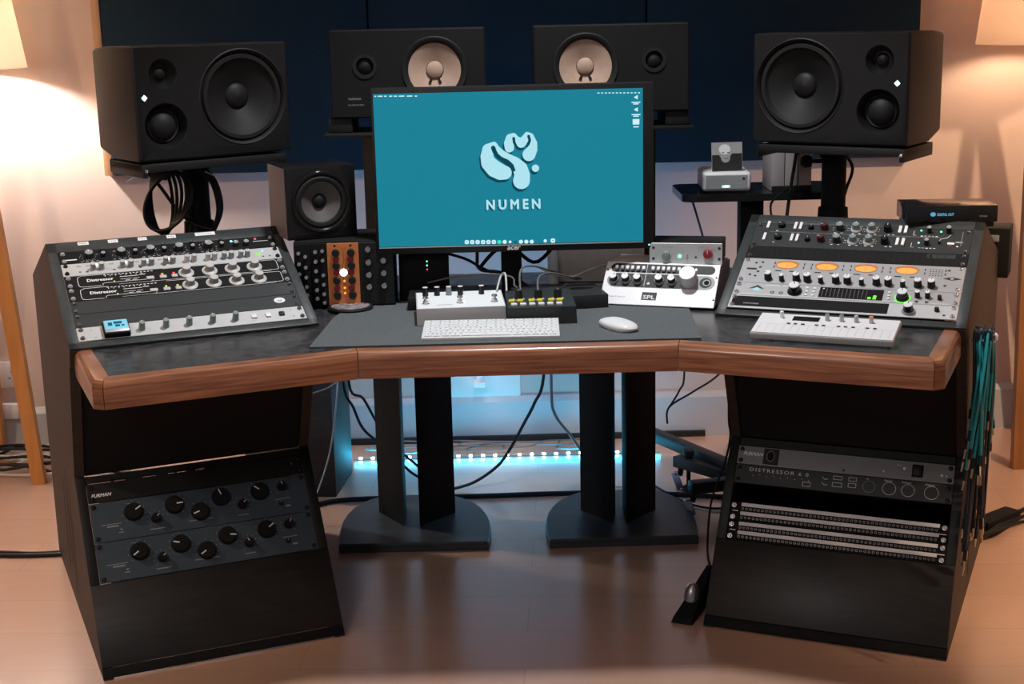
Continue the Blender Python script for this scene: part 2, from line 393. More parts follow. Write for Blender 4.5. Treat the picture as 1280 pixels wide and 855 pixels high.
for s in (-1, 1):
    m = mb('frame'); m.T = up(s)
    m.box(-.263, -.2418, 0, SU, -.012, .0015, .001); m.box(.2418, .263, 0, SU, -.012, .0015, .001)
    m.box(-.263, .263, 0, .0185, -.012, .0015, .001); m.box(-.263, .263, (.333 if s < 0 else .338), SU, -.012, .0015, .001)
    m.build('rack_frame', desk)
    m = mb('ply'); m.T = lo(s)
    m.box(-.263, .263, .026, .2030, .0003, .006, .002); m.box(-.2405, .2405, .03, .2035, -.018, .0002)
    m.build('front_panel', desk)
    m = mb('blackm'); m.T = lo(s); m.box(-.263, .263, .004, .0255, .0003, .004, .001); m.build('plinth', desk)
    m = mb('black'); m.T = lo(s); m.box(-.263, -.2418, .2035, .447, .0003, .003, .0008); m.build('rack_rail', desk)
    m = mb('black'); m.T = lo(s); m.box(.2418, .263, .2035, .447, .0003, .003, .0008); m.build('rack_rail', desk)
    m = mb('black'); m.T = lo(s); m.box(-.2405, .2405, .4325 if s < 0 else .4275, .445, -.018, -.001)
    if s < 0:
        for x0, x1 in ((-.2405, -.236), (-.186, -.182), (-.155, -.118), (-.088, -.062), (-.046, -.042), (-.02, .0), (.022, .2405)): m.box(x0, x1, .4275, .4335, -.017, -.002)  # teeth added to break the light through the slit into dashes
    m.build('rack_lip', desk)
    if s > 0:
        a = [W(s, u, .62, z) for u, z in ((.0225, .002), (.5035, .002), (.5035, .64), (.0225, .64))]; a2 = [q+vvec(s)*.014 for q in a]
        mb('blackm').raw(a+a2, [(0, 1, 2, 3), (7, 6, 5, 4), (0, 4, 5, 1), (1, 5, 6, 2), (2, 6, 7, 3), (3, 7, 4, 0)]).build('gap_blind', desk, 0)  # added inner panel, hides the lit floor so the rack gap stays dark
    # slanted knee panel under the desktop, top cover behind the upper rack
    def quad(name, mtl, va, za, vb2, zb2, th):
        a = W(s, .0225, va, za); b_ = W(s, .5035, va, za); c = W(s, .5035, vb2, zb2); d = W(s, .0225, vb2, zb2)
        nn = (b_-a).cross(d-a).normalized()*th*(s)
        vs = [a, b_, c, d, a-nn, b_-nn, c-nn, d-nn]; fs = [(0, 1, 2, 3), (7, 6, 5, 4), (0, 4, 5, 1), (1, 5, 6, 2), (2, 6, 7, 3), (3, 7, 4, 0)]
        if s < 0: fs = [f[::-1] for f in fs]
        mb(mtl).raw(vs, fs).build(name, desk, 0)
    e = VL+.447*math.sin(TL)
    quad('knee_panel', 'blackm', e+.004, .447*math.cos(TL), .335, .655, .016)
    quad('top_panel', 'ply', VB+SU*math.sin(TU)+.002, HZ+.004+SU*math.cos(TU)-.001, 1.044, .735, .016)

# ---------------------------------------------------------------- rack gear
def unit(name, label, cat, m4, n, panel, group=None, depth=.035, x0=-HW, x1=HW, chassis='blackm', h=None):
    o = thing(name, label, cat, mtx=m4, group=group)
    hh = h or n*.04445-.0006
    p = MB().mat(panel).box(x0, x1, .0003, hh, 0, .003, .0006, 1)
    o2 = mb(chassis).box(-.212, .212, .002, hh-.002, -depth, -.0003).build('chassis', o, 0)
    return o, p, hh
ME = {}
def cache(key, fn):
    if key not in ME: ME[key] = fn()
    return ME[key]
def knob_mesh(r, h, side, top, line=True, skirt=None, n=20):
    def f():
        m = MB()
        if skirt: m.mat(skirt[0]).lathe([(skirt[1], 0), (skirt[1], .0015), (r*1.15, .005), (r*1.08, .005)], n)
        m.mat(side).lathe([(r*1.06, 0), (r, h*.2), (r*.93, h*.93)], n)
        m.mat(top).lathe([(r*.93, h*.93), (r*.86, h), (0, h)], n)
        if line:
            m.mat('ink' if top in ('black', 'blackm', 'knobg', 'rub', 'red', 'oxred', 'grey', 'blackg') else 'inkb')
            m.box(-r*.07, r*.07, r*.2, r*.9, h, h+.0003)
        return m.mesh('knob')
    return cache(('k', r, h, side, top, line, skirt), f)
def knob(par, x, y, r, h, side='black', top='black', rot=0, line=True, skirt=None, name='knob', z=.003):
    return put(name, knob_mesh(r, h, side, top, line, skirt), par, (x, y, z), rot)
def screw(par, x, y, r=.0042, z=.003, m='steel'):
    me = cache(('s', r, m), lambda: MB().mat(m).lathe([(r*1.25, 0), (r*1.25, .0012), (r, .0012), (r*.9, .0042), (r*.5, .0055), (0, .0055)], 14).mat('inkb').box(-r*.5, r*.5, -.0004, .0004, .0056, .0058).mesh('screw'))
    return put('screw', me, par, (x, y, z), random.uniform(0, 3))
def lamp(par, x, y, r, m, z=.003, name='led'):
    me = cache(('l', r, m), lambda: MB().mat(m).lathe([(r, 0), (r, .0008), (r*.6, .0017), (0, .002)], 12).mesh('led'))
    return put(name, me, par, (x, y, z))
def btn(par, x, y, w, h, d, m, z=.003, name='button'):
    me = cache(('b', w, h, d, m), lambda: MB().mat(m).box(-w/2, w/2, -h/2, h/2, 0, d, min(w, h)*.15).mesh(name))
    return put(name, me, par, (x, y, z))
def screws4(o, hh, m='steel', xs=.2325):
    for x in (-xs, xs):
        for y in ((hh*.5,) if hh < .02 else (.0085, hh-.0085)): screw(o, x, y, m=m)
Z = .0033
# --- upper left rack, from the bottom up
YL = [.0195+k*.04445 for k in range(7)]
o, p, hh = unit('digital_delay_unit', 'silver rack unit with small blue display, lowest in upper left rack', 'rack unit', up(-1, YL[0]), 1, 'silver2')
p.mat('inkd'); p.text('OUTPUT', .117, .008, .004, Z); p.disc(-.212, .033, .002, Z); p.disc(-.206, .008, .002, Z); p.disc(.212, .034, .002, Z); p.disc(.214, .012, .002, Z)
p.build('panel', o)
d = mb('blackm').box(-.189, -.136, .001, .043, .003, .0145, .001).mat('silver').box(-.187, -.138, .003, .041, .0145, .018, .001).mat('disp').rect(-.1855, -.1395, .012, .0405, .0183)
d.mat('dispd'); d.rect(-.179, -.170, .022, .033, .0186); d.rect(-.167, -.150, .027, .035, .0186); d.rect(-.165, -.155, .018, .025, .0186); d.rect(-.152, -.146, .019, .024, .0186)
d.build('display', o)
for x in (-.11, -.06, -.011, .039, .088): knob(o, x, .0205, .0068, .019, 'knobg', 'knobg')
for x, m_ in ((.129, 'white'), (.160, 'white'), (.190, 'black')): btn(o, x, .0225, .0125, .0125, .004, m_)
screws4(o, hh, 'brush')
o, p, hh = unit('blank_rack_panel', 'dark blank panel with a white oval badge, above the silver display unit', 'rack panel', up(-1, YL[1]), 1, 'charc', depth=.02)
p.mat('ink').disc(.197, .026, .0125, Z, 24, .0095); p.mat('inkd').text('us', .191, .0215, .012, .0036, bold=.0003)
p.build('panel', o); screws4(o, hh, 'brush')
o, p, hh = unit('blank_rack_panel', 'plain dark blank panel directly below the two compressors with white knobs', 'rack panel', up(-1, YL[2]), 1, 'charc', depth=.02)
p.build('panel', o); screws4(o, hh, 'brush')
def distressor(y, label, cols):
    o, p, hh = unit('compressor_unit', label, 'rack unit', up(-1, y), 1, 'blackm', 'twin black compressors')
    p.mat('ink')
    def rr(x0, x1, y0, y1, c, wd=.0010, n=4, sk=None):
        pts = []
        for cx, cy, a in ((x1-c, y1-c, 0), (x0+c, y1-c, 90), (x0+c, y0+c, 180), (x1-c, y0+c, 270)):
            for k in range(n+1): t = R(a+90*k/n); pts.append((cx+c*math.cos(t), cy+c*math.sin(t)))
        return pts
    left = [(-.155, .0415), (-.205, .0415), (-.213, .037), (-.2145, .030), (-.2145, .010), (-.212, .004), (-.205, .0025), (-.168, .0025)]
    p.line(left, .0011, Z)
    p.line([(-.164, .0025), (-.164, .008), (-.160, .0105), (-.062, .0105), (-.057, .008), (-.058, .003), (-.062, .0022), (-.13, .0022)], .0010, Z)
    p.line([(-.13, .0022), (.205, .0018)], .0009, Z)
    p.line(rr(.181, .224, .0045, .0405, .006), .0011, Z, True)
    p.line([(-.03, .0425), (.181, .0425)], .0009, Z)
    p.text('Distressor', -.196, .0195, .0132, Z, bold=.0004)
    for k in range(14): p.rect(-.158+k*.0078, -.1535+k*.0078, .0375, .0395, Z)
    p.rect(-.125, -.085, .027, .0285, Z); p.rect(-.125, -.10, .0185, .0195, Z); p.rect(-.097, -.084, .0185, .0195, Z)
    p.rect(-.083, -.07, .029, .031, Z); p.rect(-.115, -.105, .013, .0145, Z); p.rect(-.10, -.09, .013, .0145, Z)
    p.build('panel', o)
    for x, w_ in ((-.062, .017), (-.034, .015), (-.009, .013)): btn(o, x, .012, w_, .010, .004, 'lgrey')
    lamp(o, -.034, .024, .0026, cols[0]); lamp(o, -.009, .024, .0026, cols[1]); lamp(o, -.139, .013, .0018, 'led_y')
    for k in range(8): lamp(o, -.155+k*.011, .034, .0013, 'ink')
    for x in (.018, .070, .121, .171): knob(o, x, .0205, .0098, .0175, 'grey', 'knobw', random.uniform(-2, 2), skirt=('knobw', .0172), line=False)
    screws4(o, hh, 'silver')
distressor(YL[3], 'lower of the two black compressors with four white knobs, yellow lights lit', ('led_y', 'led_y'))
distressor(YL[4], 'upper of the two black compressors with four white knobs, orange and pink lights lit', ('led_o', 'led_r'))
o, p, hh = unit('channel_strip_unit', 'silver rack unit with a row of paired small lit knobs', 'rack unit', up(-1, YL[5]), 1, 'silver2')
p.mat('inkd')
for x in (-.21, -.19, -.14, -.085, -.035): p.rect(x, x+.010, .030, .035, Z)
p.mat('inkb'); 
for x in (-.193, -.135, -.079, -.027): p.rect(x, x+.006, .009, .013, Z)
for x in (-.205, .20, .215): p.disc(x, .012, .0022, Z)
p.build('panel', o)
prs = [(-.176, -.158), (-.113, -.095), (-.067, -.050), (-.019, -.003), (.028, .044), (.075, .090), (.112, .128), (.150, .165)]
for k, pr in enumerate(prs):
    for x in pr: knob(o, x, .019, .0062, .0165, 'lgrey' if k in (4, 5) else 'grey', 'lgrey')
    if k not in (4, 5): lamp(o, sum(pr)/2, .034, .0026, 'led_c' if k in (2, 6) else 'led_w')
lamp(o, .190, .021, .0042, 'led_lg'); lamp(o, .203, .033, .0016, 'led_g')
screws4(o, hh, 'blackg')
o, p, hh = unit('microphone_preamp_unit', 'black preamp of five dark knob clusters, topmost in upper left rack', 'rack unit', up(-1, YL[6]), 1, 'blackm')
p.mat('inkd')
cx = (-.178, -.108, -.044, .020, .086)
for x in cx:
    for k in range(22): 
        t = random.uniform(0, 6.28); r_ = random.uniform(.011, .018); p.disc(x+r_*math.cos(t)*1.2, .022+r_*math.sin(t), .0011, Z, 6)
    for k in range(4): p.rect(x-.02+k*.011, x-.014+k*.011, .003, .0048, Z)
p.mat('ink'); p.rect(-.232, -.205, .012, .0155, Z); p.rect(.19, .225, .026, .0275, Z)
p.build('panel', o)
for x in cx:
    knob(o, x, .022, .0095, .013, 'black', 'grey', random.uniform(-2, 2)); knob(o, x+.030, .019, .0052, .011, 'blackg', 'grey', random.uniform(-2, 2)); knob(o, x+.030, .034, .0042, .009, 'blackg', 'black')
for x in (.148, .172): knob(o, x, .018, .0065, .011, 'black', 'grey')
lamp(o, .141, .034, .003, 'led_c'); lamp(o, .150, .029, .002, 'led_c'); lamp(o, .197, .036, .0028, 'led_r')
screws4(o, hh, 'silver')
for k, (x, wd) in enumerate(((-.183, .024), (-.118, .022), (-.053, .020), (.012, .021), (.089, .046))):
    m = mb('white').box(-wd/2, wd/2, -.006, .006, 0, .0008, .0003, 1).mat('inkd')
    for q in range(max(3, int(wd*220))): m.rect(-wd*.36+q*wd*.72/max(3, int(wd*220)), -wd*.36+(q+.6)*wd*.72/max(3, int(wd*220)), -.0016, .0016, .0009)
    o = m.build('label_strip'); o.matrix_world = up(-1, .359, x, .0017)
    tag(o, ('leftmost white tape label along the top of the upper left rack', 'second white tape label from left on the upper left rack top', 'middle white tape label on the upper left rack top', 'fourth white tape label from left on the upper left rack top', 'longest white tape label, rightmost on the upper left rack top')[k], 'label', 'tape labels on the left rack')

# --- upper right rack
YR = [.024, .0685, .113, .2019, .2464]
o, p, hh = unit('headphone_amp_unit', 'silver and black rack unit mostly hidden behind the small white keyboard', 'rack unit', up(1, YR[0]), 1, 'silver2')
p.mat('blackm').rect(-.236, .10, .006, .040, Z); p.mat('ink').rect(-.21, -.175, .014, .018, Z); p.mat('inkb').disc(.215, .012, .003, Z)
p.build('panel', o); knob(o, .142, .019, .0105, .020, 'blackg', 'white', skirt=('silver', .0145)); knob(o, .199, .026, .005, .008, 'black', 'black'); screws4(o, hh)
o, p, hh = unit('audio_interface_unit', 'silver audio interface with black meter display and green ringed knob', 'rack unit', up(1, YR[1]), 1, 'silver')
p.mat('silver2').rect(-.222, .222, .002, .0065, Z); p.mat('ink').rect(-.175, -.14, .036, .038, Z); p.rect(-.135, -.125, .036, .038, Z)
p.mat('inkb').disc(.154, .007, .004, Z); p.disc(.175, .007, .004, Z)
for x in (-.154, -.135): p.disc(x, .013, .0048, Z)
p.mat('inkd'); 
for x in (-.154, -.135): p.disc(x, .013, .0028, .0036)
p.build('panel', o)
lg = mb('scr_hi'); lg.raw([(-.2005, .0195, .0036), (-.1905, .015, .0036), (-.1805, .0195, .0036), (-.1905, .029, .0036)], [(0, 1, 2, 3)]); lg.mat('inkb').raw([(-.209, .022, .0034), (-.1905, .036, .0034), (-.173, .022, .0034), (-.1905, .0275, .0034)], [(0, 3, 2, 1)]); lg.build('logo', o)
d = mb('blackg').box(-.053, .083, .004, .040, .003, .0042, .0006, 1).mat('inkd')
for k in range(12): d.rect(-.046+k*.0085, -.0455+k*.0085, .008, .036, .0044)
d.mat('led_lg'); d.rect(.052, .059, .006, .013, .0045); d.rect(.063, .070, .006, .019, .0045); d.mat('ink').rect(-.047, -.043, .033, .036, .0045)
d.build('display', o)
knob(o, -.106, .020, .0125, .020, 'blackg', 'white', skirt=('black', .016)); k_ = knob(o, .124, .017, .0115, .020, 'blackg', 'white', skirt=('black', .0135))
mb('led_lg').lathe([(.0145, 0), (.0145, .0008), (.0165, .0008), (.0165, 0)], 28, at(.124, .017, .003)).build('led_ring', o)
for x in (-.080, -.065):
    for y in (.010, .022, .034): btn(o, x, y, .0062, .0055, .002, 'white')
for y in (.012, .022, .033): btn(o, .095, y, .006, .005, .002, 'white')
for x in (.154, .175): knob(o, x, .024, .0056, .016, 'black', 'white')
knob(o, .200, .020, .0045, .010, 'black', 'black'); screws4(o, hh)
o, p, hh = unit('quad_preamp_unit', 'silver two-space preamp with four amber meters and a knob row', 'rack unit', up(1, YR[2]), 2, 'silver')
p.mat('inkb')
for x in (-.204, -.191, -.182, -.19, -.197, -.208): pass
for x, y in ((-.197, .074), (-.211, .071), (-.199, .056), (-.201, .040), (-.217, .028), (-.204, .024), (.208, .074), (.205, .021)): p.disc(x, y, .0032, Z)
p.rect(-.228, -.206, .046, .052, Z)
p.raw([(.197, .046, Z), (.217, .052, Z), (.237, .046, Z), (.217, .040, Z)], [(3, 2, 1, 0)]); p.mat('silver').disc(.217, .046, .004, .0036)
p.mat('inkb')
for x in (-.142, -.054, .031, .119): p.rect(x-.022, x-.008, .044, .0475, Z); p.rect(x+.010, x+.020, .044, .0475, Z)
for x in (-.170, -.104, -.087, -.018, -.001, .067, .084, .157, .20):
    for y in (.056, .069): p.rect(x, x+.0025, y, y+.008, Z)
for k in range(5):
    for q in range(4): p.rect(.168+k*.006, .171+k*.006, .053+q*.007, .0555+q*.007, Z)
p.build('panel', o)
for x in (-.141, -.053, .032, .120):
    m = MB().mat('inkb'); up_ = [( .026*math.cos(t), .069+.0135*math.sin(t)) for t in [R(15+k*15) for k in range(11)]]; dn = [(.024*math.cos(t), .0665+.0125*math.sin(t)) for t in [R(200+k*14) for k in range(11)]]
    def ol(sc, zz, mm):
        m.mat(mm); pts = [(x+a*sc, .068+(b-.068)*sc, zz) for a, b in up_+dn]; m.raw(pts, [list(range(len(pts)))])
    ol(1.06, .0034, 'grey'); ol(1.0, .0037, 'vu2'); 
    m.mat('vu'); pts = [(x+a*.9, .0655+(b-.068)*.75, .0040) for a, b in up_+dn]; m.raw(pts, [list(range(len(pts)))])
    m.mat('vu2'); m.line([(x-.022, .070), (x-.012, .0755), (x, .077), (x+.012, .0755), (x+.022, .070)], .0012, .0042); m.line([(x, .057), (x+.0005, .073)], .0007, .0043)
    m.build('vu_meter', o)
for x in (-.173, -.110, -.086, -.024, .001, .063, .088, .150, .178): knob(o, x, .0165, .0083, .0185, 'black', 'white', random.uniform(-2, 2))
for x in (-.142, -.056, .032, .119): knob(o, x, .0125, .0056, .0165, 'black', 'white', random.uniform(-2, 2))
screws4(o, hh)
o, p, hh = unit('vent_panel', 'black slotted vent panel above the amber-metered preamp', 'rack panel', up(1, YR[3]), 1, 'blackm')
p.mat('inkb')
p.mat('groove')
for k in range(26): p.rect(-.19+k*.0152, -.1835+k*.0152, .006, .038, Z)
p.mat('frame').rect(.155, .215, .027, .041, Z)
p.build('panel', o); screws4(o, hh, 'brush')
o, p, hh = unit('equalizer_unit', 'dark green two-row equalizer with white switches, topmost in upper right rack', 'rack unit', up(1, YR[4]), 2, 'charc')
p.mat('inkd').line([(-.205, .057), (.07, .057), (.175, .057)], .0009, Z); p.line([(.221, .030), (.221, .080)], .001, Z)
p.mat('ink')
for yy in (.062, .018):
    for x in (-.192, .132, .14, .148, .156, .164, .06, .07, -.06, -.045, -.02, -.005, .015, .03): p.rect(x, x+.005, yy-.002+random.uniform(-.001, .001), yy, Z)
    p.line([(.116, yy+.016), (.116, yy+.001), (.122, yy+.001)], .0008, Z)
for x in (-.012, .023, -.047):
    for yy in (.080, .0345):
        for k in range(8): t = R(200-k*31); p.disc(x+.0165*math.cos(t), yy-.004+.0165*math.sin(t), .0011, Z, 6)
p.line([(.196, .068), (.19, .058), (.176, .052), (.174, .042)], .0012, Z)
p.rect(.192, .207, .034, .041, Z); p.mat('inkd').rect(.209, .224, .040, .045, Z); p.mat('red').rect(.196, .202, .027, .032, Z); p.mat('ink').disc(.214, .027, .003, Z, 8, .002)
p.build('panel', o)
for y in (.079, .0335):
    for x in (-.213, -.150, -.138, .085, .0975): btn(o, x, y, .0068, .026, .005, 'white', name='switch')
    knob(o, -.182, y, .0085, .009, 'blackm', 'black', 1); knob(o, -.114, y-.004, .0065, .008, 'blackm', 'black')
    knob(o, -.084, y-.003, .0088, .014, 'oxred', 'oxred', 1.5)
    knob(o, -.0485, y-.003, .0088, .016, 'charc', 'knobg', skirt=None)
    for x in (-.012, .023): knob(o, x, y-.003, .0085, .017, 'knobg', 'knobg', skirt=('lgrey', .0128))
    knob(o, .058, y-.002, .0088, .015, 'blackm', 'blackm')
    knob(o, .149, y-.003, .0055, .015, 'black', 'grey'); lamp(o, .131, y+.002, .0022, 'led_g')
knob(o, .191, .078, .0060, .016, 'black', 'grey'); knob(o, .175, .036, .003, .006, 'black', 'black'); lamp(o, .174, .079, .0022, 'led_g')
screws4(o, hh, 'brush')

# --- lower left rack
def eq(y, label):
    o, p, hh = unit('program_equalizer_unit', label, 'rack unit', lo(-1, y), 2, 'eqblue', 'twin slate blue equalizers', depth=.06)
    p.mat('inkd')
    p.rect(-.222, -.178, .037, .0385, Z); p.rect(-.21, -.185, .031, .034, Z); p.rect(-.187, -.176, .016, .018, Z); p.rect(-.183, -.178, .022, .025, Z)
    p.rect(-.035, .02, .018, .0195, Z); p.rect(-.12, -.088, .012, .014, Z); p.rect(.075, .1, .014, .0155, Z); p.rect(.165, .2, .037, .0385, Z); p.rect(-.16, -.148, .077, .079, Z)
    for x, yy, r_ in ((-.150, .058, .021), (-.0605, .060, .021), (-.0065, .036, .021), (.044, .062, .021), (.1325, .062, .021), (-.1045, .036, .014), (.088, .038, .014), (.1835, .066, .014)):
        for k in range(9):
            t = R(225-k*33.75); p.disc(x+(r_+.004)*math.cos(t), yy+(r_+.004)*math.sin(t), .0011, Z, 6)
    p.rect(.186, .196, .018, .022, Z)
    p.build('panel', o)
    for x, yy in ((-.150, .058), (-.0605, .060), (-.0065, .036), (.044, .062), (.1325, .062)): knob(o, x, yy, .0195, .014, 'blackm', 'blackm', random.uniform(-2.2, 2.2))
    for x, yy in ((-.1045, .036), (.088, .038), (.1835, .066)): knob(o, x, yy, .0098, .019, 'blackm', 'blackm', random.uniform(-1, 1))
    knob(o, .176, .028, .005, .006, 'blackm', 'black')
    screws4(o, hh, 'blackg')
eq(.2045, 'lower of the two slate blue equalizers with black knobs, lower left rack')
eq(.2935, 'upper of the two slate blue equalizers with black knobs, lower left rack')
o, p, hh = unit('power_conditioner_unit', 'black power conditioner on top of the lower left rack', 'rack unit', lo(-1, .3828), 1, 'black', depth=.06)
p.mat('ink').text('FURMAN', -.234, .013, .0105, Z, bold=.0004, shear=.3)
p.build('panel', o); knob(o, .215, .022, .006, .006, 'black', 'black'); screws4(o, hh, 'blackg')
# --- lower right rack
for k, y in enumerate((.2035, .248)):
    o, p, hh = unit('patchbay_unit', ('lower of the two patchbays with white label strips, lower right rack', 'upper of the two patchbays with white label strips, lower right rack')[k], 'patchbay', lo(1, y), 1, 'blackm', 'twin patchbays')
    p.mat('ink').rect(-.235, -.222, .022, .024, Z); p.rect(.222, .238, .020, .022, Z)
    p.build('panel', o)
    for yy in (.0385, .0180):
        mb('white').box(-.216, .222, yy-.0042, yy+.0042, .003, .0044, .0005, 1).build('label_strip', o)
        m = MB()
        for q in range(48):
            x = -.212+q*.0091
            m.mat('brush').lathe([(.0030, 0), (.0030, .0018), (.0019, .0018)], 8, at(x, yy-.010, .003)); m.mat('groove').disc(x, yy-.010, .0020, .0046, 8)
        m.build('jack_row', o)
    screws4(o, hh, 'steel')
o, p, hh = unit('saturator_unit', 'dark rack unit with chalk drawn circles and handwriting', 'rack unit', lo(1, .3366), 1, 'charc')
p.mat('ink'); p.text('DISTRESSOR 6 0', -.210, .030, .0115, Z, space=1.25, width=.135)
p.mat('inkd')
for x, r_ in ((.062, .0135), (.106, .0145), (.147, .0140), (.197, .0150)):
    p.mat('inkd' if x < .07 else 'ink'); p.line([(x+r_*math.cos(2*PI*k/20), .0215+r_*.98*math.sin(2*PI*k/20)) for k in range(20)], .0009, Z, True)
p.mat('ink')
for x, y, w_, h_ in ((-.008, .034, .019, .008), (-.008, .018, .021, .009), (.025, .034, .017, .008), (.025, .020, .017, .009), (-.076, .012, .017, .010)):
    p.line([(x-w_/2, y-h_/2), (x+w_/2, y-h_/2), (x+w_/2, y+h_/2), (x-w_/2, y+h_/2)], .0009, Z, True)
for x, y in ((-.034, .030), (-.034, .017)): p.line([(x-.008, y+.003), (x-.003, y-.002), (x+.004, y-.001)], .001, Z)
for x, t_ in ((.094, 'Attack'), (.132, 'Release'), (.182, 'Output'), (.055, 'In')): p.text(t_, x, .037, .0065, Z)
for k in range(9): p.disc(-.20+k*.016, .020+(k % 2)*.003, .0010, Z, 6)
p.build('panel', o); screws4(o, hh, 'blackg')
o, p, hh = unit('power_conditioner_unit', 'brushed dark metal power conditioner on top of the lower right rack', 'rack unit', lo(1, .3815), 1, 'brush')
p.mat('ink').text('FURMAN', -.229, .022, .0112, Z, bold=.0005, shear=.3)
p.mat('ink').text('RACK', .118, .031, .004, Z); p.mat('inkb').disc(.002, .008, .003, Z); p.mat('ink').disc(.215, .018, .003, Z, 8); p.disc(.225, .018, .002, Z, 8)
p.build('panel', o)
m = mb('black').box(-.181, -.147, .004, .041, .003, .006, .001, 1).mat('blackm')
pts = [(-.164+.0095*math.cos(t)*(1 if abs(math.cos(t)) > .5 else 1), .023+.0125*math.sin(t)) for t in [R(22.5+45*k) for k in range(8)]]
m.prism(pts, .006, .008).mat('grey').line(pts, .0012, .0082, True); m.build('outlet', o)
m = mb('blackg').box(.151, .175, .008, .037, .003, .0055, .001, 1).mat('black').box(.1535, .1725, .011, .034, .0055, .011, .002); m.build('power_switch', o)
lamp(o, .134, .026, .003, 'ink', name='indicator'); lamp(o, .09, .015, .002, 'ink', name='indicator'); screws4(o, hh, 'blackg')

# ---------------------------------------------------------------- loudspeakers
def ax(x, z, y): return Matrix.Translation((x, y, z)) @ Matrix.Rotation(R(90), 4, 'X')   # lathe axis (+z) -> -Y (towards the viewer)
def large_speaker(s, x, y, z, yaw, label):
    o = thing('studio_monitor_speaker', label, 'loudspeaker', (x, y, z-.1285), yaw, 'large three-way speakers')
    h = .257
    cab = mb('khbody')
    # body: bevelled front, sides tapering to the back
    def ring(yy, wx, z0, z1, r):
        pts = []
        for cx_, cz_, a in ((wx-r, z1-r, 0), (-wx+r, z1-r, 90), (-wx+r, z0+r, 180), (wx-r, z0+r, 270)):
            for k in range(5): t = R(a+22.5*k); pts.append((cx_+r*math.cos(t), yy, cz_+r*math.sin(t)))
        return pts
    cab.loft([ring(.0, .186, .005, h-.003, .006), ring(.004, .1905, .001, h-.0005, .006), ring(.012, .1915, 0, h, .006), ring(.16, .1915, 0, h, .006), ring(.27, .180, .012, h-.006, .012)])
    c = cab.build('cabinet', o)
    xw, xm = (.073, -.121) if s < 0 else (-.073, .121)
    cuts = []
    def cutter(prof, xx, zz):
        q = mb('khbody').lathe(prof, 40, ax(xx, zz, 0)).build('cut'); q.matrix_world = o.matrix_basis.copy(); cuts.append(q)
    cutter([(0, .01), (.113, .01), (.108, -.012), (.105, -.06), (0, -.06)], xw, .1345)
    cutter([(0, .01), (.056, .01), (.050, -.003), (.042, -.022), (.040, -.05), (0, -.05)], xm, .079)
    cutter([(0, .01), (.040, .01), (.030, -.006), (.020, -.022), (.0, -.022)], xm, .195)
    bpy.context.view_layer.update()
    boolean(c, cuts)
    wf = mb('rub').lathe([(.109, -.012), (.113, -.001), (.109, .0015), (.104, -.004), (.102, -.010)], 48, ax(xw, .1345, 0))
    wf.mat('rub').lathe([(.1025, -.012), (.097, -.004), (.089, -.004), (.083, -.012)], 48, ax(xw, .1345, 0)); wf = wf.build('woofer', o)
    mb('cone').lathe([(.084, -.012), (.052, -.026), (.030, -.036), (.029, -.034), (.02, -.028), (0, -.025)], 48, ax(xw, .1345, 0)).build('cone', wf)
    mb('rub').lathe([(.041, -.024), (.037, -.019), (.033, -.022), (.028, -.014), (.018, -.007), (.008, -.004), (0, -.0035)], 36, ax(xm, .079, 0)).build('midrange_dome', o)
    mb('cone').lathe([(.021, -.021), (.016, -.020), (.012, -.015), (.006, -.012), (0, -.011)], 28, ax(xm, .195, 0)).build('tweeter', o)
    sx = -.169 if s < 0 else .164
    d = .0062; m = mb('led_w'); m.T = Matrix.Translation((sx, -.0012, .1435)) @ FR
    m.raw([(-d, 0, .0006), (0, -d, .0006), (d, 0, .0006), (0, d, .0006)], [(0, 1, 2, 3)]); m.mat('scr_hi'); d = .0078; m.raw([(-d, 0, 0), (0, -d, 0), (d, 0, 0), (0, d, 0)], [(0, 1, 2, 3)])
    m.build('logo_light', o)
    return o
large_speaker(-1, -.679, .56, 1.167, .61, 'large black three-way speaker on the left pole with lit diamond')
large_speaker(1, .742, .575, 1.160, -.60, 'large black three-way speaker on the right pole with lit diamond')
def pole(s, x, y, z0, z1, yaw, label, px, py, w0, w1):
    o = thing('speaker_pole_mount', label, 'speaker stand', (x, y, z0), 0, 'speaker poles')
    L = z1-z0
    mb('blackm').lathe([(0, 0), (.06, 0), (.06, .008), (.038, .012), (.036, .05), (.030, .052), (.030, L-.05), (.036, L-.045), (.036, L-.02), (0, L-.02)], 28).build('pole', o)
    m = mb('black'); m.T = Matrix.Translation((px-x, py-y, L-.022)) @ Matrix.Rotation(yaw, 4, 'Z')
    m.box(w0, w1, -.01, .19, 0, .018, .002).box(w0, w0+.012 if s < 0 else w0+.002, -.012, .19, -.012, .018, .001).box(w1-.002 if s < 0 else w1-.012, w1, -.012, .19, -.012, .018, .001); pl = m.build('plate', o)
    m = MB().mat('steel'); m.T = Matrix.Translation((px-x, py-y, L-.022)) @ Matrix.Rotation(yaw, 4, 'Z')
    bx = w0+.008 if s < 0 else w1-.008
    m.lathe([(.004, 0), (.004, .002), (0, .003)], 12, ax(bx, .004, -.012)); m.build('bolt', o)
    m = mb('blackm'); m.lathe([(0, 0), (.005, 0), (.005, .03), (.014, .03), (.016, .045), (.01, .055), (0, .055)], 16, Matrix.Translation((-s*0-.03, -.012, L-.055)) @ Matrix.Rotation(R(-90), 4, 'Y')).build('clamp_knob', o)
    return o
def ztop(s, x, y):
    d = Vector((x-s*A0, y, 0)); v = d.dot(vvec(s)); return HZ+.004+SU*math.cos(TU)-.001+(v-(VB+SU*math.sin(TU)+.002))*((.735-(HZ+.004+SU*math.cos(TU)-.001))/(1.044-(VB+SU*math.sin(TU)+.002)))
pole(-1, -.772, .745, ztop(-1, -.772, .745)+.021, 1.0385, .61, 'black pole mount with cable coil carrying the left large speaker', -.679, .56, -.19, .17)
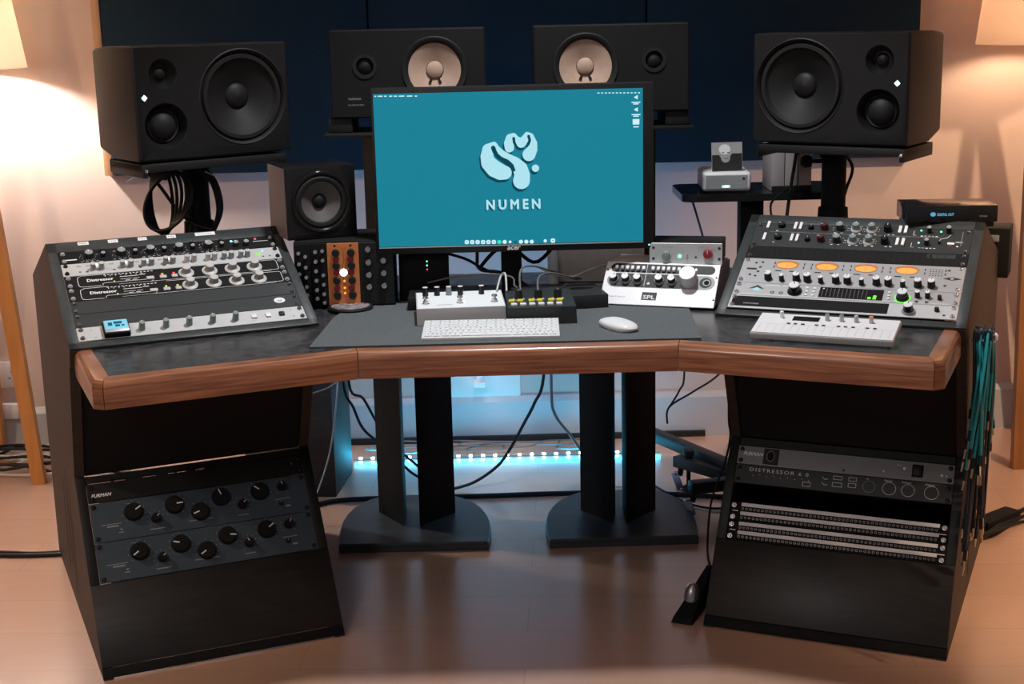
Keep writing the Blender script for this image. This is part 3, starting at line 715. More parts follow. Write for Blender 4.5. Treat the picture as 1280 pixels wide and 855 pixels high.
pole(1, .800, .745, ztop(1, .800, .745)+.021, 1.0315, -.60, 'black pole mount carrying the right large speaker', .742, .575, -.17, .19)

def white_cone_speaker(s, x, label):
    o = thing('studio_monitor_speaker', label, 'loudspeaker', (x, .80, 1.103), 0, 'white-coned speakers')
    c = mb('blackm').box(-.191, .191, 0, .199, 0, .213, .003, 1).build('cabinet', o)
    xw = .066 if s < 0 else -.064; xt = -.105 if s < 0 else .105
    bpy.context.view_layer.update()
    q = mb('blackm').lathe([(0, .01), (.077, .01), (.077, -.05), (0, -.05)], 40, ax(xw, .113, 0)).build('cut'); q.matrix_world = o.matrix_basis.copy()
    q2 = mb('blackm').lathe([(0, .01), (.022, .01), (.020, -.012), (0, -.012)], 30, ax(xt, .125, 0)).build('cut'); q2.matrix_world = o.matrix_basis.copy()
    boolean(c, [q, q2])
    w_ = mb('rub').lathe([(.077, -.004), (.082, .001), (.079, .004), (.074, .003), (.070, .001), (.065, -.004)], 44, ax(xw, .113, 0)).build('woofer', o)
    cn = mb('white_cone').lathe([(.066, -.004), (.0215, -.022), (.021, -.021)], 44, ax(xw, .113, 0))
    cn.lathe([(.0212, -.021), (.020, -.016), (.014, -.0125), (.007, -.011), (0, -.0105)], 32, ax(xw, .113, 0))
    cn.mat('cone_mark')
    cn.lathe([(.0220, -.0212), (.0205, -.0195)], 32, ax(xw, .113, 0))
    for a in (-112, -68):
        t = R(a); d = Vector((math.cos(t), 0, math.sin(t))); pp = Vector((-d.z, 0, d.x))*.0036
        c0 = Vector((xw, .0195, .113))+d*.0235; c1 = Vector((xw, .0147, .113))+d*.036
        cn.raw([c0-pp*.7, c0+pp*.7, c1+pp, c1-pp, c0-pp*.7+Vector((0, -.002, 0)), c0+pp*.7+Vector((0, -.002, 0)), c1+pp+Vector((0, -.002, 0)), c1-pp+Vector((0, -.002, 0))], [(4, 5, 6, 7), (7, 6, 5, 4), (0, 1, 5, 4), (2, 3, 7, 6)])
    cn.build('cone', w_)
    mb('cone').lathe([(.021, -.010), (.017, -.006), (.008, -.002), (0, -.001)], 24, ax(xt, .125, 0)).mat('rub').lathe([(.030, .0), (.030, .003), (.022, .003), (.021, -.004)], 30, ax(xt, .125, 0)).build('tweeter', o)
    if s < 0:
        m = MB().mat('inkd'); m.T = Matrix.Translation((0, -.001, 0)) @ FR; m.text('YAMAHA', -.150, .044, .008, 0); m.text('NS-10M STUDIO', -.150, .030, .0055, 0); m.build('badge', o)
    return o
white_cone_speaker(-1, -.2455, 'black bookshelf speaker with white cone behind the monitor, left one')
white_cone_speaker(1, .2565, 'black bookshelf speaker with white cone behind the monitor, right one')
def floor_stand(s, label):
    o = thing('speaker_floor_stand', label, 'speaker stand', ((-.268 if s < 0 else .270), .9, 0), 0, 'twin-column speaker stands')
    ox = -.268 if s < 0 else .270
    pts = [(-.195, -.20), (.190, -.205), (.195, -.17), (.197, -.11), (.194, -.05), (.186, .005), (.172, .055), (.152, .10), (.126, .138), (.092, .167), (.055, .182), (-.115, .178), (-.142, .155), (-.165, .122), (-.183, .082), (-.195, .035), (-.202, -.02), (-.203, -.08), (-.201, -.15)]
    if s > 0: pts = [(-x, y) for x, y in pts]
    m = mb('stand'); n = len(pts)
    m.loft([[(x, y, 0) for x, y in pts], [(x, y, .020) for x, y in pts], [(x*.985, y*.985, .024) for x, y in pts]] if s < 0 else [[(x, y, 0) for x, y in pts[::-1]], [(x, y, .020) for x, y in pts[::-1]], [(x*.985, y*.985, .024) for x, y in pts[::-1]]]); m.build('base', o)
    cl = [[(-.109, .042), (-.033, -.077), (-.033, .035), (-.085, .085)], [(.008, -.080), (.100, .020), (.090, .085), (.008, .035)]]
    if s > 0: cl = [[(-.097, .013), (-.018, -.094), (-.005, -.02), (-.005, .035), (-.080, .085)], [(.018, -.100), (.106, .004), (.100, .085), (.018, .035)]]
    for c in cl: mb('blackm').prism(c, .0242, 1.055).build('column', o, 0)
    mb('black').box(-.19, .19, -.10, .10, 1.0555, 1.066, .002).build('top_plate', o)
    for x in (-.15, .15): mb('rub').box(x-.03, x+.03, -.09, .09, 1.0665, 1.1025, .004).build('isolation_pad', o)
    return o
floor_stand(-1, 'black twin-column speaker stand under the desk, left one')
floor_stand(1, 'black twin-column speaker stand under the desk, right one')

# small cube speaker on the module case
o = thing('mini_cube_speaker', 'small black cube speaker beside the monitor on the module case', 'loudspeaker', (-.438, .50, .8515), R(23))
c = mb('blackg').box(-.083, .083, 0, .15, 0, .166, .002).build('cabinet', o)
bpy.context.view_layer.update()
q = mb('black').lathe([(0, .01), (.066, .01), (.066, -.04), (0, -.04)], 40, ax(0, .084, 0)).build('cut'); q.matrix_world = o.matrix_basis.copy(); boolean(c, [q])
mb('mauve').box(-.0845, -.0832, .003, .148, .002, .164, .0005, 1).build('side_sheen', o)  # thin added sheet carrying the painted lamp light on the left side
wf = mb('blackg').lathe([(.066, -.003), (.071, .001), (.0695, .004), (.065, .004), (.061, .0)], 44, ax(0, .084, 0)).mat('rub').lathe([(.061, 0), (.056, .003), (.050, .002), (.047, -.004)], 44, ax(0, .084, 0)).build('driver', o)
mb('conel').lathe([(.048, -.004), (.03, -.013), (.017, -.020)], 44, ax(0, .084, 0)).mat('cone').lathe([(.017, -.019), (.013, -.013), (.006, -.010), (0, -.0095)], 28, ax(0, .084, 0)).build('cone', wf)

# ---------------------------------------------------------------- monitor
mx, my = -.004, .45
o = thing('computer_monitor', 'large computer monitor showing a teal desktop with pale logo', 'monitor', (mx, my, HZ), 0)
X0, X1, Z0, Z1 = -.3015, .3015, .139, .484          # screen rectangle, local z above desk
m = mb('black'); m.box(-.3075, .326, 0, .028, .121, .4965, .003).build('bezel', o)
m = mb('blackm'); m.box(-.18, .18, .0285, .055, .20, .44, .01).build('back_housing', o)
sc = MB().mat('screen'); sc.T = Matrix.Translation((0, -.0006, 0)) @ FR; sc.rect(X0, X1, Z0, Z1, 0)
scr = sc.build('screen', o, 0)
def P(px, py): return (X0+(px-466.9)/(803.6-466.9)*(X1-X0)-.001*(py-210)/100*0, Z1-(py-114.2-(635-px)*.018+1.5)/(190.0)*(Z1-Z0))
k7 = (X1-X0)/336.7/7.125
def blob(m, chain, dx=0, dy=0, z=.0003):
    pts = [((cx_+dx), (cy_+dy), r) for cx_, cy_, r in chain]
    fine = []
    for (a, b_, r0), (c, d, r1) in zip(pts, pts[1:]):
        for q in range(6): t = q/6; fine.append((a+(c-a)*t, b_+(d-b_)*t, r0+(r1-r0)*t))
    fine.append(pts[-1])
    for cx_, cy_, r in fine:
        X, Y = P(560+cx_/7.125, 140+cy_/7.125); m.disc(X, Y, r*k7, z, 20)
L1 = [(392, 285, 36), (350, 318, 56), (332, 375, 55), (350, 435, 68), (400, 485, 76), (450, 512, 73), (492, 520, 62)]
L2 = [(400, 276, 30), (425, 305, 26), (462, 348, 33), (525, 388, 36), (590, 430, 48), (632, 485, 66), (648, 545, 70), (640, 592, 76)]
L3 = [(538, 300, 42), (535, 262, 45), (552, 222, 46), (578, 198, 28), (606, 222, 22), (645, 258, 44), (672, 232, 36), (700, 186, 25), (730, 200, 28), (752, 262, 36), (742, 318, 46), (712, 362, 58)]
m = MB().mat('scr_lo'); m.T = Matrix.Translation((0, -.0006, 0)) @ FR
for L in (L1, L2, L3, [(768, 482, 33), (768, 482.1, 33)]): blob(m, L, -13, 24, .0003)
tx = P(604, 259); m.text('NUMEN', tx[0]-.003, tx[1]-.003, .031, .0003, bold=.0006, space=1.6, width=.121)
m.mat('scr_hi')
for L in (L1, L2, L3, [(768, 482, 33), (768, 482.1, 33)]): blob(m, L, 0, 0, .0006)
m.text('NUMEN', tx[0], tx[1], .031, .0006, bold=.0012, space=1.5, width=.121)
m.mat('screen')
# inner counters of the logo
m.mat('scr_lo')
blob(m, [(393, 300, 20), (405, 335, 20), (425, 365, 17), (460, 392, 15), (520, 418, 14), (560, 455, 13), (578, 500, 10)], 0, 0, .0008)
blob(m, [(578, 218, 13), (582, 255, 12), (596, 288, 9), (620, 308, 8)], 0, 0, .0008); blob(m, [(712, 200, 13), (722, 235, 12), (712, 270, 9), (692, 292, 8)], 0, 0, .0008)
m.build('wallpaper_logo', scr, 0)
m = MB().mat('scr_wh'); m.T = Matrix.Translation((0, -.0006, 0)) @ FR
x_, y_ = P(470, 119)
for q, wd in enumerate((2, 6, 3, 4, 4, 7, 7, 3)): 
    X, Y = P((469, 473, 481, 487, 493, 499, 509, 519)[q], 118.3); m.rect(X, X+wd*.00179, Y-.0012, Y+.0012, .0003)
m.build('menu_bar', scr, 0)
m = MB().mat('scr_wh'); m.T = Matrix.Translation((0, -.0006, 0)) @ FR
for q in range(12): X, Y = P(747+q*4.6, 115.6); m.rect(X, X+.0045, Y-.0012, Y+.0012, .0003)
m.build('status_icons', scr, 0)
def icon(px, py, wd, mm='scr_wh', rnd=False, h=None):
    m = MB().mat(mm); X, Y = P(px, py); m.T = Matrix.Translation((X, -.0006, Y)) @ FR
    h = h or wd
    if rnd: m.disc(0, 0, wd/2, .0003)
    else:
        q = wd*.22; m.raw([(-wd/2+q, -h/2, .0003), (wd/2-q, -h/2, .0003), (wd/2, -h/2+q, .0003), (wd/2, h/2-q, .0003), (wd/2-q, h/2, .0003), (-wd/2+q, h/2, .0003), (-wd/2, h/2-q, .0003), (-wd/2, -h/2+q, .0003)], [tuple(range(8))])
        if wd > .009: m.mat('screen'); m.rect(-wd*.22, wd*.22, -wd*.08, wd*.08, .0005)
    return m.build('dock_icon', scr, 0)
for q in range(13):
    mm, rd, wd = 'scr_wh', False, .0094
    if q == 6: mm, rd = 'scr_gr', True
    if q in (7, 10, 11, 12): rd = True
    if q == 8: wd = .006
    if q == 9: icon(578.5+q*6.9, 300.0, .009, 'scr_lo', False, .003); continue
    icon(578.5+q*6.9, 300.0, wd, mm, rd)
icon(678.5, 299.0, .0075, 'scr_wh', True); icon(688.3, 298.8, .010)
for py, sh in ((121, 0), (136, 0), (151, 1)):
    m = MB().mat('scr_wh'); X, Y = P(795, py); m.T = Matrix.Translation((X, -.0006, Y)) @ FR
    if sh: m.rect(-.0075, .0075, -.006, .006, .0003)
    else: m.raw([(-.005, 0, .0003), (.004, -.005, .0003), (.004, .005, .0003)], [(0, 1, 2)])
    m.rect(-.010 if not sh else -.006, .010 if not sh else .006, -.0125, -.010, .0003)
    if not sh: m.rect(-.006, .006, -.016, -.0135, .0003)
    m.build('desktop_icon', scr, 0)
m = MB().mat('ink'); m.T = Matrix.Translation((0, -.0004, 0)) @ FR; m.text('acer', -.010, .126, .017, 0, bold=.0007, shear=.25, width=.030); m.build('badge', o, 0)
mb('led_c').box(.314, .317, -.001, .001, .128, .131).build('power_light', o)
mb('silver2').box(X0, X1, -.0012, -.0001, Z0-.0035, Z0-.0012).build('bezel_line', o)
m = mb('blackm'); m.box(-.024, .024, .066, .098, .010, .34, .004); m.box(-.06, .06, .0555, .0655, .26, .36, .002); st = m.build('neck', o)
mb('black').box(-.13, .13, 0.0, .19, 0.0, .010, .004).build('foot', o)

# ---------------------------------------------------------------- things on the desktop
ZT = HZ+.0022
o = mb('matgrey').prism([(-.424, .045), (.374, .040), (.388, .33), (.36, .50), (-.37, .505), (-.405, .33)], HZ-.0012, ZT).build('desk_mat'); tag(o, 'large dark grey felt desk mat under the keyboard and mouse', 'desk mat')
# keyboard
kb = thing('keyboard', 'slim white computer keyboard in front of the grey pedal', 'keyboard', (-.054, .135, ZT), R(-1.2))
m = mb('whitep'); m.raw([(-.1425, -.0625, .0005), (.1425, -.0625, .0005), (.1425, .0625, .0005), (-.1425, .0625, .0005), (-.1425, -.0625, .005), (.1425, -.0625, .005), (.1425, .0625, .016), (-.1425, .0625, .016)], [(3, 2, 1, 0), (4, 5, 6, 7), (0, 1, 5, 4), (1, 2, 6, 5), (2, 3, 7, 6), (3, 0, 4, 7)]); m.build('base', kb, 0)
rows = [(14, .0098), (14, .0165), (14, .0165), (13, .0165), (12, .0165), (10, .0165)]
ang = math.atan2(.011, .125); yy = .0535
for r_i, (n, hgt) in enumerate(rows):
    wd = .275/n
    yc = yy-hgt/2; yy -= hgt+.0026
    wl = [wd]*n
    if r_i == 5: wl = [.0165, .0165, .0165, .021, .098, .021, .0165, .0165, .0165, .0165]; sc_ = .275/sum(wl); wl = [q*sc_ for q in wl]
    xx = -.1375
    for q in wl:
        me = cache(('key', round(q, 5), hgt), lambda q=q, hgt=hgt: mb('white').box(-q/2+.0016, q/2-.0016, -hgt/2, hgt/2, 0, .0022, .0005, 1).mat('inkb').rect(-.0016, .0016, -.0017, .0017, .0024).mesh('key'))
        ko = put('key', me, kb, (xx+q/2, yc, .005+(yc+.0625)*math.tan(ang)+.0002)); ko.rotation_euler = (ang, 0, 0); xx += q
# mouse
ms = thing('computer_mouse', 'white low-profile computer mouse on the desk mat', 'mouse', (.214, .150, ZT), R(28))
m = mb('white'); rings = []
for k, (f, z) in enumerate(((.90, .0005), (.97, .004), (1.0, .008))):
    rings.append([(.0285*f*math.copysign(abs(math.cos(t))**.75, math.cos(t)), .0565*f*math.copysign(abs(math.sin(t))**.85, math.sin(t)), z) for t in [2*PI*q/32 for q in range(32)]])
for f in (.93, .8, .6, .35, .1): 
    rings.append([(.0285*f*math.copysign(abs(math.cos(t))**.75, math.cos(t)), .0565*f*math.copysign(abs(math.sin(t))**.85, math.sin(t)), .008+.0125*math.sqrt(1-f*f)) for t in [2*PI*q/32 for q in range(32)]])
m.loft(rings); m.build('shell', ms, 60)
mb('grey').box(-.022, .022, -.045, .045, 0, .0006).build('glide_base', ms)
# grey effect pedal
pd = thing('effects_pedal', 'light grey effects pedal with five black knobs behind the keyboard', 'effects pedal', (-.117, .225, ZT), R(3.5))
m = mb('lgrey'); m.raw([(-.096, 0, .001), (.096, 0, .001), (.096, .15, .001), (-.096, .15, .001), (-.096, -.0, .037), (.096, -.0, .037), (.096, .15, .044), (-.096, .15, .044)], [(3, 2, 1, 0), (4, 5, 6, 7), (0, 1, 5, 4), (1, 2, 6, 5), (2, 3, 7, 6), (3, 0, 4, 7)])
m.mat('ink').raw([(-.094, .003, .0374), (.094, .003, .0374), (.094, .148, .0442), (-.094, .148, .0442)], [(0, 1, 2, 3)]); m.mat('inkd'); m.raw([(-.052, .028, .0389), (-.018, .028, .0389), (-.018, .031, .0391), (-.052, .031, .0391)], [(0, 1, 2, 3)])
m.build('housing', pd, 0)
for q, x in enumerate((-.075, -.049, -.023, .003, .050)):
    knob(pd, x, .118, .0064, .020, ('blackg', 'blackg', 'knobg', 'blackg', 'blackg')[q], 'white', z=.0425, line=False)
lamp(pd, .003, .055, .006, 'led_w', z=.0398)
for x in (-.076, -.001, .074):
    me = cache('fsw', lambda: mb('steel').lathe([(.0085, 0), (.0085, .002), (.006, .003), (.006, .007), (.0035, .008), (.0035, .012), (.0065, .013), (.0055, .017), (0, .018)], 16).mesh('foot_switch')); put('foot_switch', me, pd, (x, .040, .0390))
# black pedal with yellow and white buttons
pb = thing('drum_machine', 'small black drum machine with yellow and white buttons', 'drum machine', (.055, .205, ZT), R(1.5))
m = mb('charc'); m.raw([(-.073, 0, .001), (.076, 0, .001), (.076, .16, .001), (-.073, .16, .001), (-.073, 0, .038), (.074, 0, .038), (.074, .16, .045), (-.073, .16, .045)], [(3, 2, 1, 0), (4, 5, 6, 7), (0, 1, 5, 4), (1, 2, 6, 5), (2, 3, 7, 6), (3, 0, 4, 7)]); m.build('housing', pb, 0)
for q in range(6): btn(pb, -.058+q*.0195, .020, .0135, .016, .006, 'white', z=.038)
for q in range(6): btn(pb, -.062+q*.0185+(.006 if q > 1 else 0)+(.006 if q > 3 else 0), .052, .013, .018, .006, 'yellow', z=.0395)
for x in (-.046, -.003, .040): knob(pb, x, .070, .0090, .022, 'black', 'black', z=.0405); 
for x in (-.046, -.003, .040): mb('lgrey').lathe([(.0135, 0), (.0135, .0025), (.0095, .0025)], 20, at(x, .070, .0405)).build('collar', pb)
# flat slabs
o = mb('black').box(-.13, 0, 0, .13, .0005, .031, .003).build('power_brick'); o.location = (-.112, .385, ZT); tag(o, 'flat black box half hidden behind the grey pedal', 'power brick')
o = mb('charc').box(-.10, .10, 0, .14, .0005, .031, .002).build('pedal_power_supply'); o.location = (.112, .352, ZT); o.rotation_euler = (0, 0, R(9)); tag(o, 'flat black slab with an oval cut-out left of the monitor controller', 'power supply')
bpy.context.view_layer.update()
q = mb('charc').lathe([(0, 0), (.024, 0), (.024, .03), (0, .03)], 30).build('cut'); q.matrix_world = o.matrix_basis @ Matrix.Translation((.055, .085, .02)) @ Matrix.Diagonal((1.3, .6, 1, 1)); boolean(o, [q])
# coaster
o = MB().mat('rub').lathe([(0, .0005), (.050, .0005), (.052, .004), (.050, .007), (.044, .0075)], 36).mat('coaster').lathe([(.044, .0075), (0, .0078)], 36).build('round_coaster'); o.location = (-.375, .425, ZT); tag(o, 'round patterned coaster at the back left corner of the mat', 'coaster')
# monitor controller
mc = thing('monitor_controller', 'white sloped monitor controller with a big silver volume knob', 'monitor controller', (.3165, .361, HZ+.004), R(-19.5))
pr = [(0, .0), (.080, .081), (.20, .081), (.20, 0)]
m = mb('whitep'); m.raw([(-.130, y, z) for y, z in pr]+[(.130, y, z) for y, z in pr], [(0, 1, 2, 3), (7, 6, 5, 4), (0, 4, 5, 1), (1, 5, 6, 2), (2, 6, 7, 3), (3, 7, 4, 0)]); m.build('housing', mc, 0)
fm = Matrix.Rotation(R(45.4), 4, 'X')
def fobj(o2): o2.matrix_basis = fm @ Matrix.Translation(o2.location) @ o2.rotation_euler.to_matrix().to_4x4(); return o2
m = mb('white'); m.T = fm; m.box(-.132, .132, -.001, .116, 0, .003, .0015)
def pill(x0, x1, y0, y1, z, mm):
    r_ = (y1-y0)/2; pts = []
    for cx_, a in ((x1-r_, -90), (x0+r_, 90)):
        for k in range(9): t = R(a+22.5*k); pts.append((cx_+r_*math.cos(t), (y0+y1)/2+r_*math.sin(t), z))
    m.mat(mm).raw(pts, [list(range(len(pts)))])
pill(-.120, .122, .087, .111, .0034, 'inkb'); pill(-.124, .126, .046, .084, .0034, 'grey'); m.mat('inkb').rect(-.105, .05, .047, .083, .0036); m.mat('ink').rect(-.105, .045, .085, .0858, .0037); m.rect(-.036, -.035, .05, .111, .0038)
m.mat('inkb').disc(-.127, .092, .0025, .0034); m.disc(.127, .080, .0025, .0034); m.disc(.128, .02, .0025, .0034); m.disc(.092+.012, .065, .014, .0037)
m.mat('inkb').rect(-.036, -.002, .013, .034, .0034); m.mat('ink').text('SPL', -.033, .016, .014, .0037, bold=.0004, width=.027); m.mat('inkd').text('Model 2 Control', -.115, .018, .0060, .0034)
m.build('front_panel', mc, 0)
for x in (-.105, -.092, -.080, -.068, -.055, -.042, -.020, -.008, .004, .016, .028, .040): fobj(btn(mc, x, .096, .0075, .0095, .008, 'white' if x > -.09 else 'grey', z=.0035))
for x in (-.108, -.080, -.052, -.002, .027): fobj(knob(mc, x, .066, .0088, .017, 'black', 'white', random.uniform(-1, 1), skirt=('grey', .0125), z=.0035))
fobj(lamp(mc, -.026, .057, .0035, 'white', z=.0036, name='button'))
fobj(knob(mc, .066, .070, .0205, .032, 'lgrey', 'white', line=False, z=.0035)); fobj(lamp(mc, .078, .1, .0022, 'led_w', z=.0036))
fobj(put('headphone_socket', mb('grey').lathe([(.009, 0), (.009, .002), (.006, .002)], 18).mat('groove').disc(0, 0, .006, .0015).mesh('headphone_socket'), mc, (.107, .064, .0036)))
# headphone amp on top
ha = thing('headphone_amplifier', 'small silver-fronted box with green light and red knob on the monitor controller', 'headphone amplifier', (.393, .432, HZ+.0855), R(-13))
m = mb('black'); m.box(-.082, .082, .004, .115, .0005, .0475, .002).build('case', ha)
m = mb('silver2'); m.T = FR; m.box(-.083, .083, 0, .048, -.0035, 0, .0006, 1)
m.mat('inkb')
for x in (-.074, .076): 
    for y in (.012, .037): m.disc(x, y, .0032, .0003)
m.disc(.023, .016, .0025, .0003); m.mat('inkd').text('Pre Preamp', -.052, .038, .005, .0003); m.text('SERIES II', .028, .037, .0062, .0003, shear=.2); m.rect(.033, .07, .033, .0338, .0003)
m.build('front_panel', ha, 0)
for q in (knob(ha, -.045, .020, .0092, .013, 'knobg', 'knobg', z=0), knob(ha, .050, .024, .0105, .013, 'red', 'red', z=0), lamp(ha, -.014, .018, .0042, 'led_g', z=0), screw(ha, .003, .022, .002, 0), screw(ha, .003, .012, .002, 0)):
    q.matrix_basis = FR @ Matrix.Translation(q.location) @ q.rotation_euler.to_matrix().to_4x4()
# pocket keyboard synth
sy = thing('pocket_synthesizer', 'slim white pocket synthesizer keyboard in front of the right rack', 'synthesizer', (W(1, .268, .138, 0).x, W(1, .268, .138, 0).y, HZ+.0012), -PH[1])
sy.rotation_euler = (R(10), 0, -PH[1])
syl = [(-.143, -.052), (.143, -.052), (.143, .052), (-.143, .052)]
mb('lgrey').box(-.143, .143, -.054, .054, .0095, .0235, .003).build('body', sy)
for x in (-.12, .12): mb('rub').cyl((x, -.045, .0089), (x, -.045, .0096), .004).cyl((x, .045, -.0064), (x, .045, .0096), .004).build('foot', sy)
m = mb('white'); m.box(-.141, .141, -.052, .052, .0235, .0250, .0006, 1).mat('blackg').rect(-.072, -.018, .018, .042, .0253).mat('inkd')
for k in range(17): m.rect(-.13+k*.0163, -.1296+k*.0163, -.050, -.006, .0252)
m.rect(-.14, .14, -.0055, -.0051, .0252); m.build('key_bed', sy, 0)
for x in (-.075, -.061, -.046, -.018, -.004, .026, .040, .055, .083, .098): btn(sy, x, .000, .0072, .0052, .0012, 'inkb', z=.0252, name='black_key')
for x, c_ in ((-.095, 'white'), (-.002, 'knobg'), (.027, 'knobg'), (.056, 'lgrey'), (.086, 'orangek')): knob(sy, x, .030, .0045, .014, 'white' if c_ == 'white' else 'lgrey', c_, z=.025, line=False)

# 500-style module case
cs = thing('module_case', 'black case of small modules with one bright orange module', 'module case', (-.39, .452, HZ), R(2))
m = mb('blackm'); m.box(-.112, .116, .004, .19, .0005, .154, .002).build('case', cs)
def module(x0, x1, mm): 
    q = mb(mm); q.T = FR; q.box(x0, x1, .006, .150, -.003, 0, .0005, 1); return q
m = module(-.110, -.074, 'blackm'); m.build('module_panel', cs); m = module(-.073, -.037, 'blackm'); m.build('module_panel', cs)
om = module(-.036, .036, 'orange'); om.mat('dwood').line([(0, .14), (.002, .11), (-.004, .09), (0, .06)], .002, .0003); om.line([(.006, .14), (.006, .1), (.004, .07)], .001, .0003); om.mat('inkb').disc(-.018, .144, .003, .0003); om.disc(.018, .144, .003, .0003); om.mat('red')
for y in (.112, .082, .045, .025): om.disc(-.016, y, .008, .0003); om.disc(.017, y, .008, .0003)
omo = om.build('orange_module_panel', cs); omo['label'] = 'orange faceplate with black knobs and bright light'
m = module(.037, .114, 'black'); m.build('module_panel', cs)
def upr(q): q.matrix_basis = FR @ Matrix.Translation(q.location) @ q.rotation_euler.to_matrix().to_4x4(); return q
for y in (.130, .105, .082, .060, .040): 
    upr(knob(cs, -.100, y, .0045, .010, 'blackm', 'grey', z=0, line=False)); upr(knob(cs, -.085, y-.008, .0045, .010, 'blackm', 'grey', z=0, line=False))
for y in (.132, .110, .088, .066, .044, .024): 
    upr(knob(cs, -.062, y, .0048, .010, 'blackm', 'grey', z=0, line=False)); upr(knob(cs, -.046, y+(.002 if y > .1 else -.01), .0045, .010, 'blackm', 'grey', z=0, line=False))
for y in (.128, .098, .064, .030): 
    for x in (-.0165, .0185): upr(knob(cs, x, y, .0085, .011, 'black', 'black', z=0, line=False))
upr(lamp(cs, .0, .082, .0085, 'led_w', z=.0005, name='indicator_light'))
for y in (.062, .046, .034): upr(lamp(cs, .001, y, .0024, 'led_o', z=.0004))
for x, ys in ((.058, (.135, .105, .076, .048)), (.092, (.108, .079, .050))):
    for y in ys: upr(knob(cs, x, y, .0072, .012, 'black', 'steel', z=0, line=False))
# black box with three small lights
bx = thing('audio_converter', 'black box with three tiny green and red lights under the monitor', 'audio converter', (-.215, .505, HZ), 0)
mb('blackm').box(-.052, .062, 0, .10, .0005, .112, .003).build('case', bx)
for q, mm in enumerate(('led_g', 'led_g', 'led_r')): upr(lamp(bx, .014, .094-q*.0095, .0017, mm, z=.0))
# grey-brown box and dark tube at the back of the desk
o = mb('box_g').box(-.11, .11, 0, .14, .0005, .17, .003).build('cardboard_box'); o.location = (.215, .69, HZ); o.rotation_euler = (0, 0, R(-4)); tag(o, 'grey-brown box at the back of the desk beneath the monitor', 'box')
o = mb('grey').lathe([(0, .0005), (.013, .0005), (.013, .20), (0, .20)], 20).build('metal_tube'); o.location = (.098, .64, HZ); tag(o, 'dark upright tube beside the grey-brown box behind the monitor', 'tube')
# satellite processor on top of right rack
sp = thing('digital_processor', 'flat black box with blue lit logo on top of the right rack', 'digital processor', (W(1, .455, .605, 0).x, W(1, .455, .605, 0).y, .859), -PH[1]*.2)
m = mb('blackg'); m.box(-.100, .100, 0, .12, .0125, .050, .002).build('case', sp)
m = mb('black'); m.box(-.095, .095, .01, .11, .0, .012, .002).build('underside', sp)
m = MB().mat('logo_b'); m.T = Matrix.Translation((0, -.0006, 0)) @ FR; m.disc(-.042, .031, .006, 0, 14, .005); m.text('DIGITAL OUT', -.033, .0275, .0085, 0, bold=.0003, width=.036); m.mat('inkd').text('POWER', .06, .024, .005, 0); m.build('logo', sp, 0)

# ---------------------------------------------------------------- shelf stand to the right of the monitor
ss = thing('shelf_stand', 'black wheeled stand with a glossy shelf right of the monitor', 'stand', (.63, .93, 0), 0)
pts = []
for cx_, cy_, a in ((.20, .14, 0), (-.16, .14, 90), (-.16, -.05, 180), (.20, -.05, 270)):
    for k in range(6): t = R(a+18*k); pts.append((cx_+.03*math.cos(t), cy_+.03*math.sin(t)))
mb('blackg').prism(pts, .866, .884).build('shelf', ss, 0)
mb('blackm').box(-.030, .030, -.012, .048, .07, .866, .004).build('post', ss)
def leg(ax_, ay_, bx_, by_, z, name='leg'):
    d = Vector((bx_-ax_, by_-ay_, 0)); L = d.length; T = Matrix.Translation((ax_, ay_, z)) @ Matrix.Rotation(math.atan2(d.y, d.x), 4, 'Z')
    q = mb('black'); q.T = T; q.box(-.02, L, -.018, .018, -.016, .016, .003); return q.build(name, ss)
leg(.01, .02, -.165, .225, .082); leg(.01, .02, -.26, .52, .10); leg(.0, .02, .12, .55, .082); leg(0, .02, -.16, -.02, .082)
for x, y in ((-.155, .215), (.12, .54), (-.15, -.015)):
    m = mb('clear'); m.lathe([(0, -.010), (.022, -.010), (.025, -.006), (.025, .006), (.022, .010), (0, .010)], 20, Matrix.Translation((x-.01, y, .025)) @ Matrix.Rotation(R(70), 4, 'Y')); cs_ = m.build('caster', ss)
    mb('black').cyl((x, y, .046), (x, y, .07), .008).box(x-.018, x+.004, y-.013, y+.013, .042, .048).build('caster_fork', ss)
for x, y in ((-.135, .195), (-.235, .48)):
    mb('rub').cyl((x-.0, y-.0, .018), (x, y, .095), .006).lathe([(0, 0), (.020, 0), (.016, .012), (.007, .018), (0, .018)], 18, at(x, y, 0)).lathe([(0, .10), (.010, .10), (.016, .106), (.016, .122), (.010, .126), (0, .126)], 14, at(x, y, 0)).build('levelling_foot', ss)
# things on the shelf
bx = thing('external_drive', 'white rounded box with bright cyan light on the shelf', 'external drive', (.555, .87, .8842), R(-3))
m = mb('whitep').box(-.062, .062, 0, .16, .006, .054, .008, 3).build('case', bx)
m = mb('black'); m.box(-.045, .045, .008, .14, .0005, .006).build('foot', bx)
m = mb('grey'); m.T = FR; m.box(-.053, .053, .012, .047, -.002, .0006, .0004, 1).mat('inkd')
for k in range(6): m.rect(-.05, .05, .015+k*.005, .0165+k*.005, .0009)
m.mat('led_g').rect(-.012, .008, .016, .021, .0012).mat('led_w').rect(-.006, .004, .017, .0205, .0014).mat('inkb').disc(.043, .038, .0035, .0012); m.build('grille', bx, 0)
ph = thing('photo_print', 'small black and white photo print leaning on the white box', 'photograph', (.560, .895, .9387), R(4))
m = mb('photo'); m.T = Matrix.Rotation(R(-8), 4, 'X') @ FR; m.box(-.040, .040, 0, .074, -.001, .0, .0)
m.mat('photod').rect(-.039, .039, .001, .042, .0004); m.rect(.012, .039, .02, .045, .0005); m.mat('photo').disc(-.005, .050, .017, .0007, 20, .020); m.mat('ink').disc(-.006, .056, .015, .0009, 20, .013)
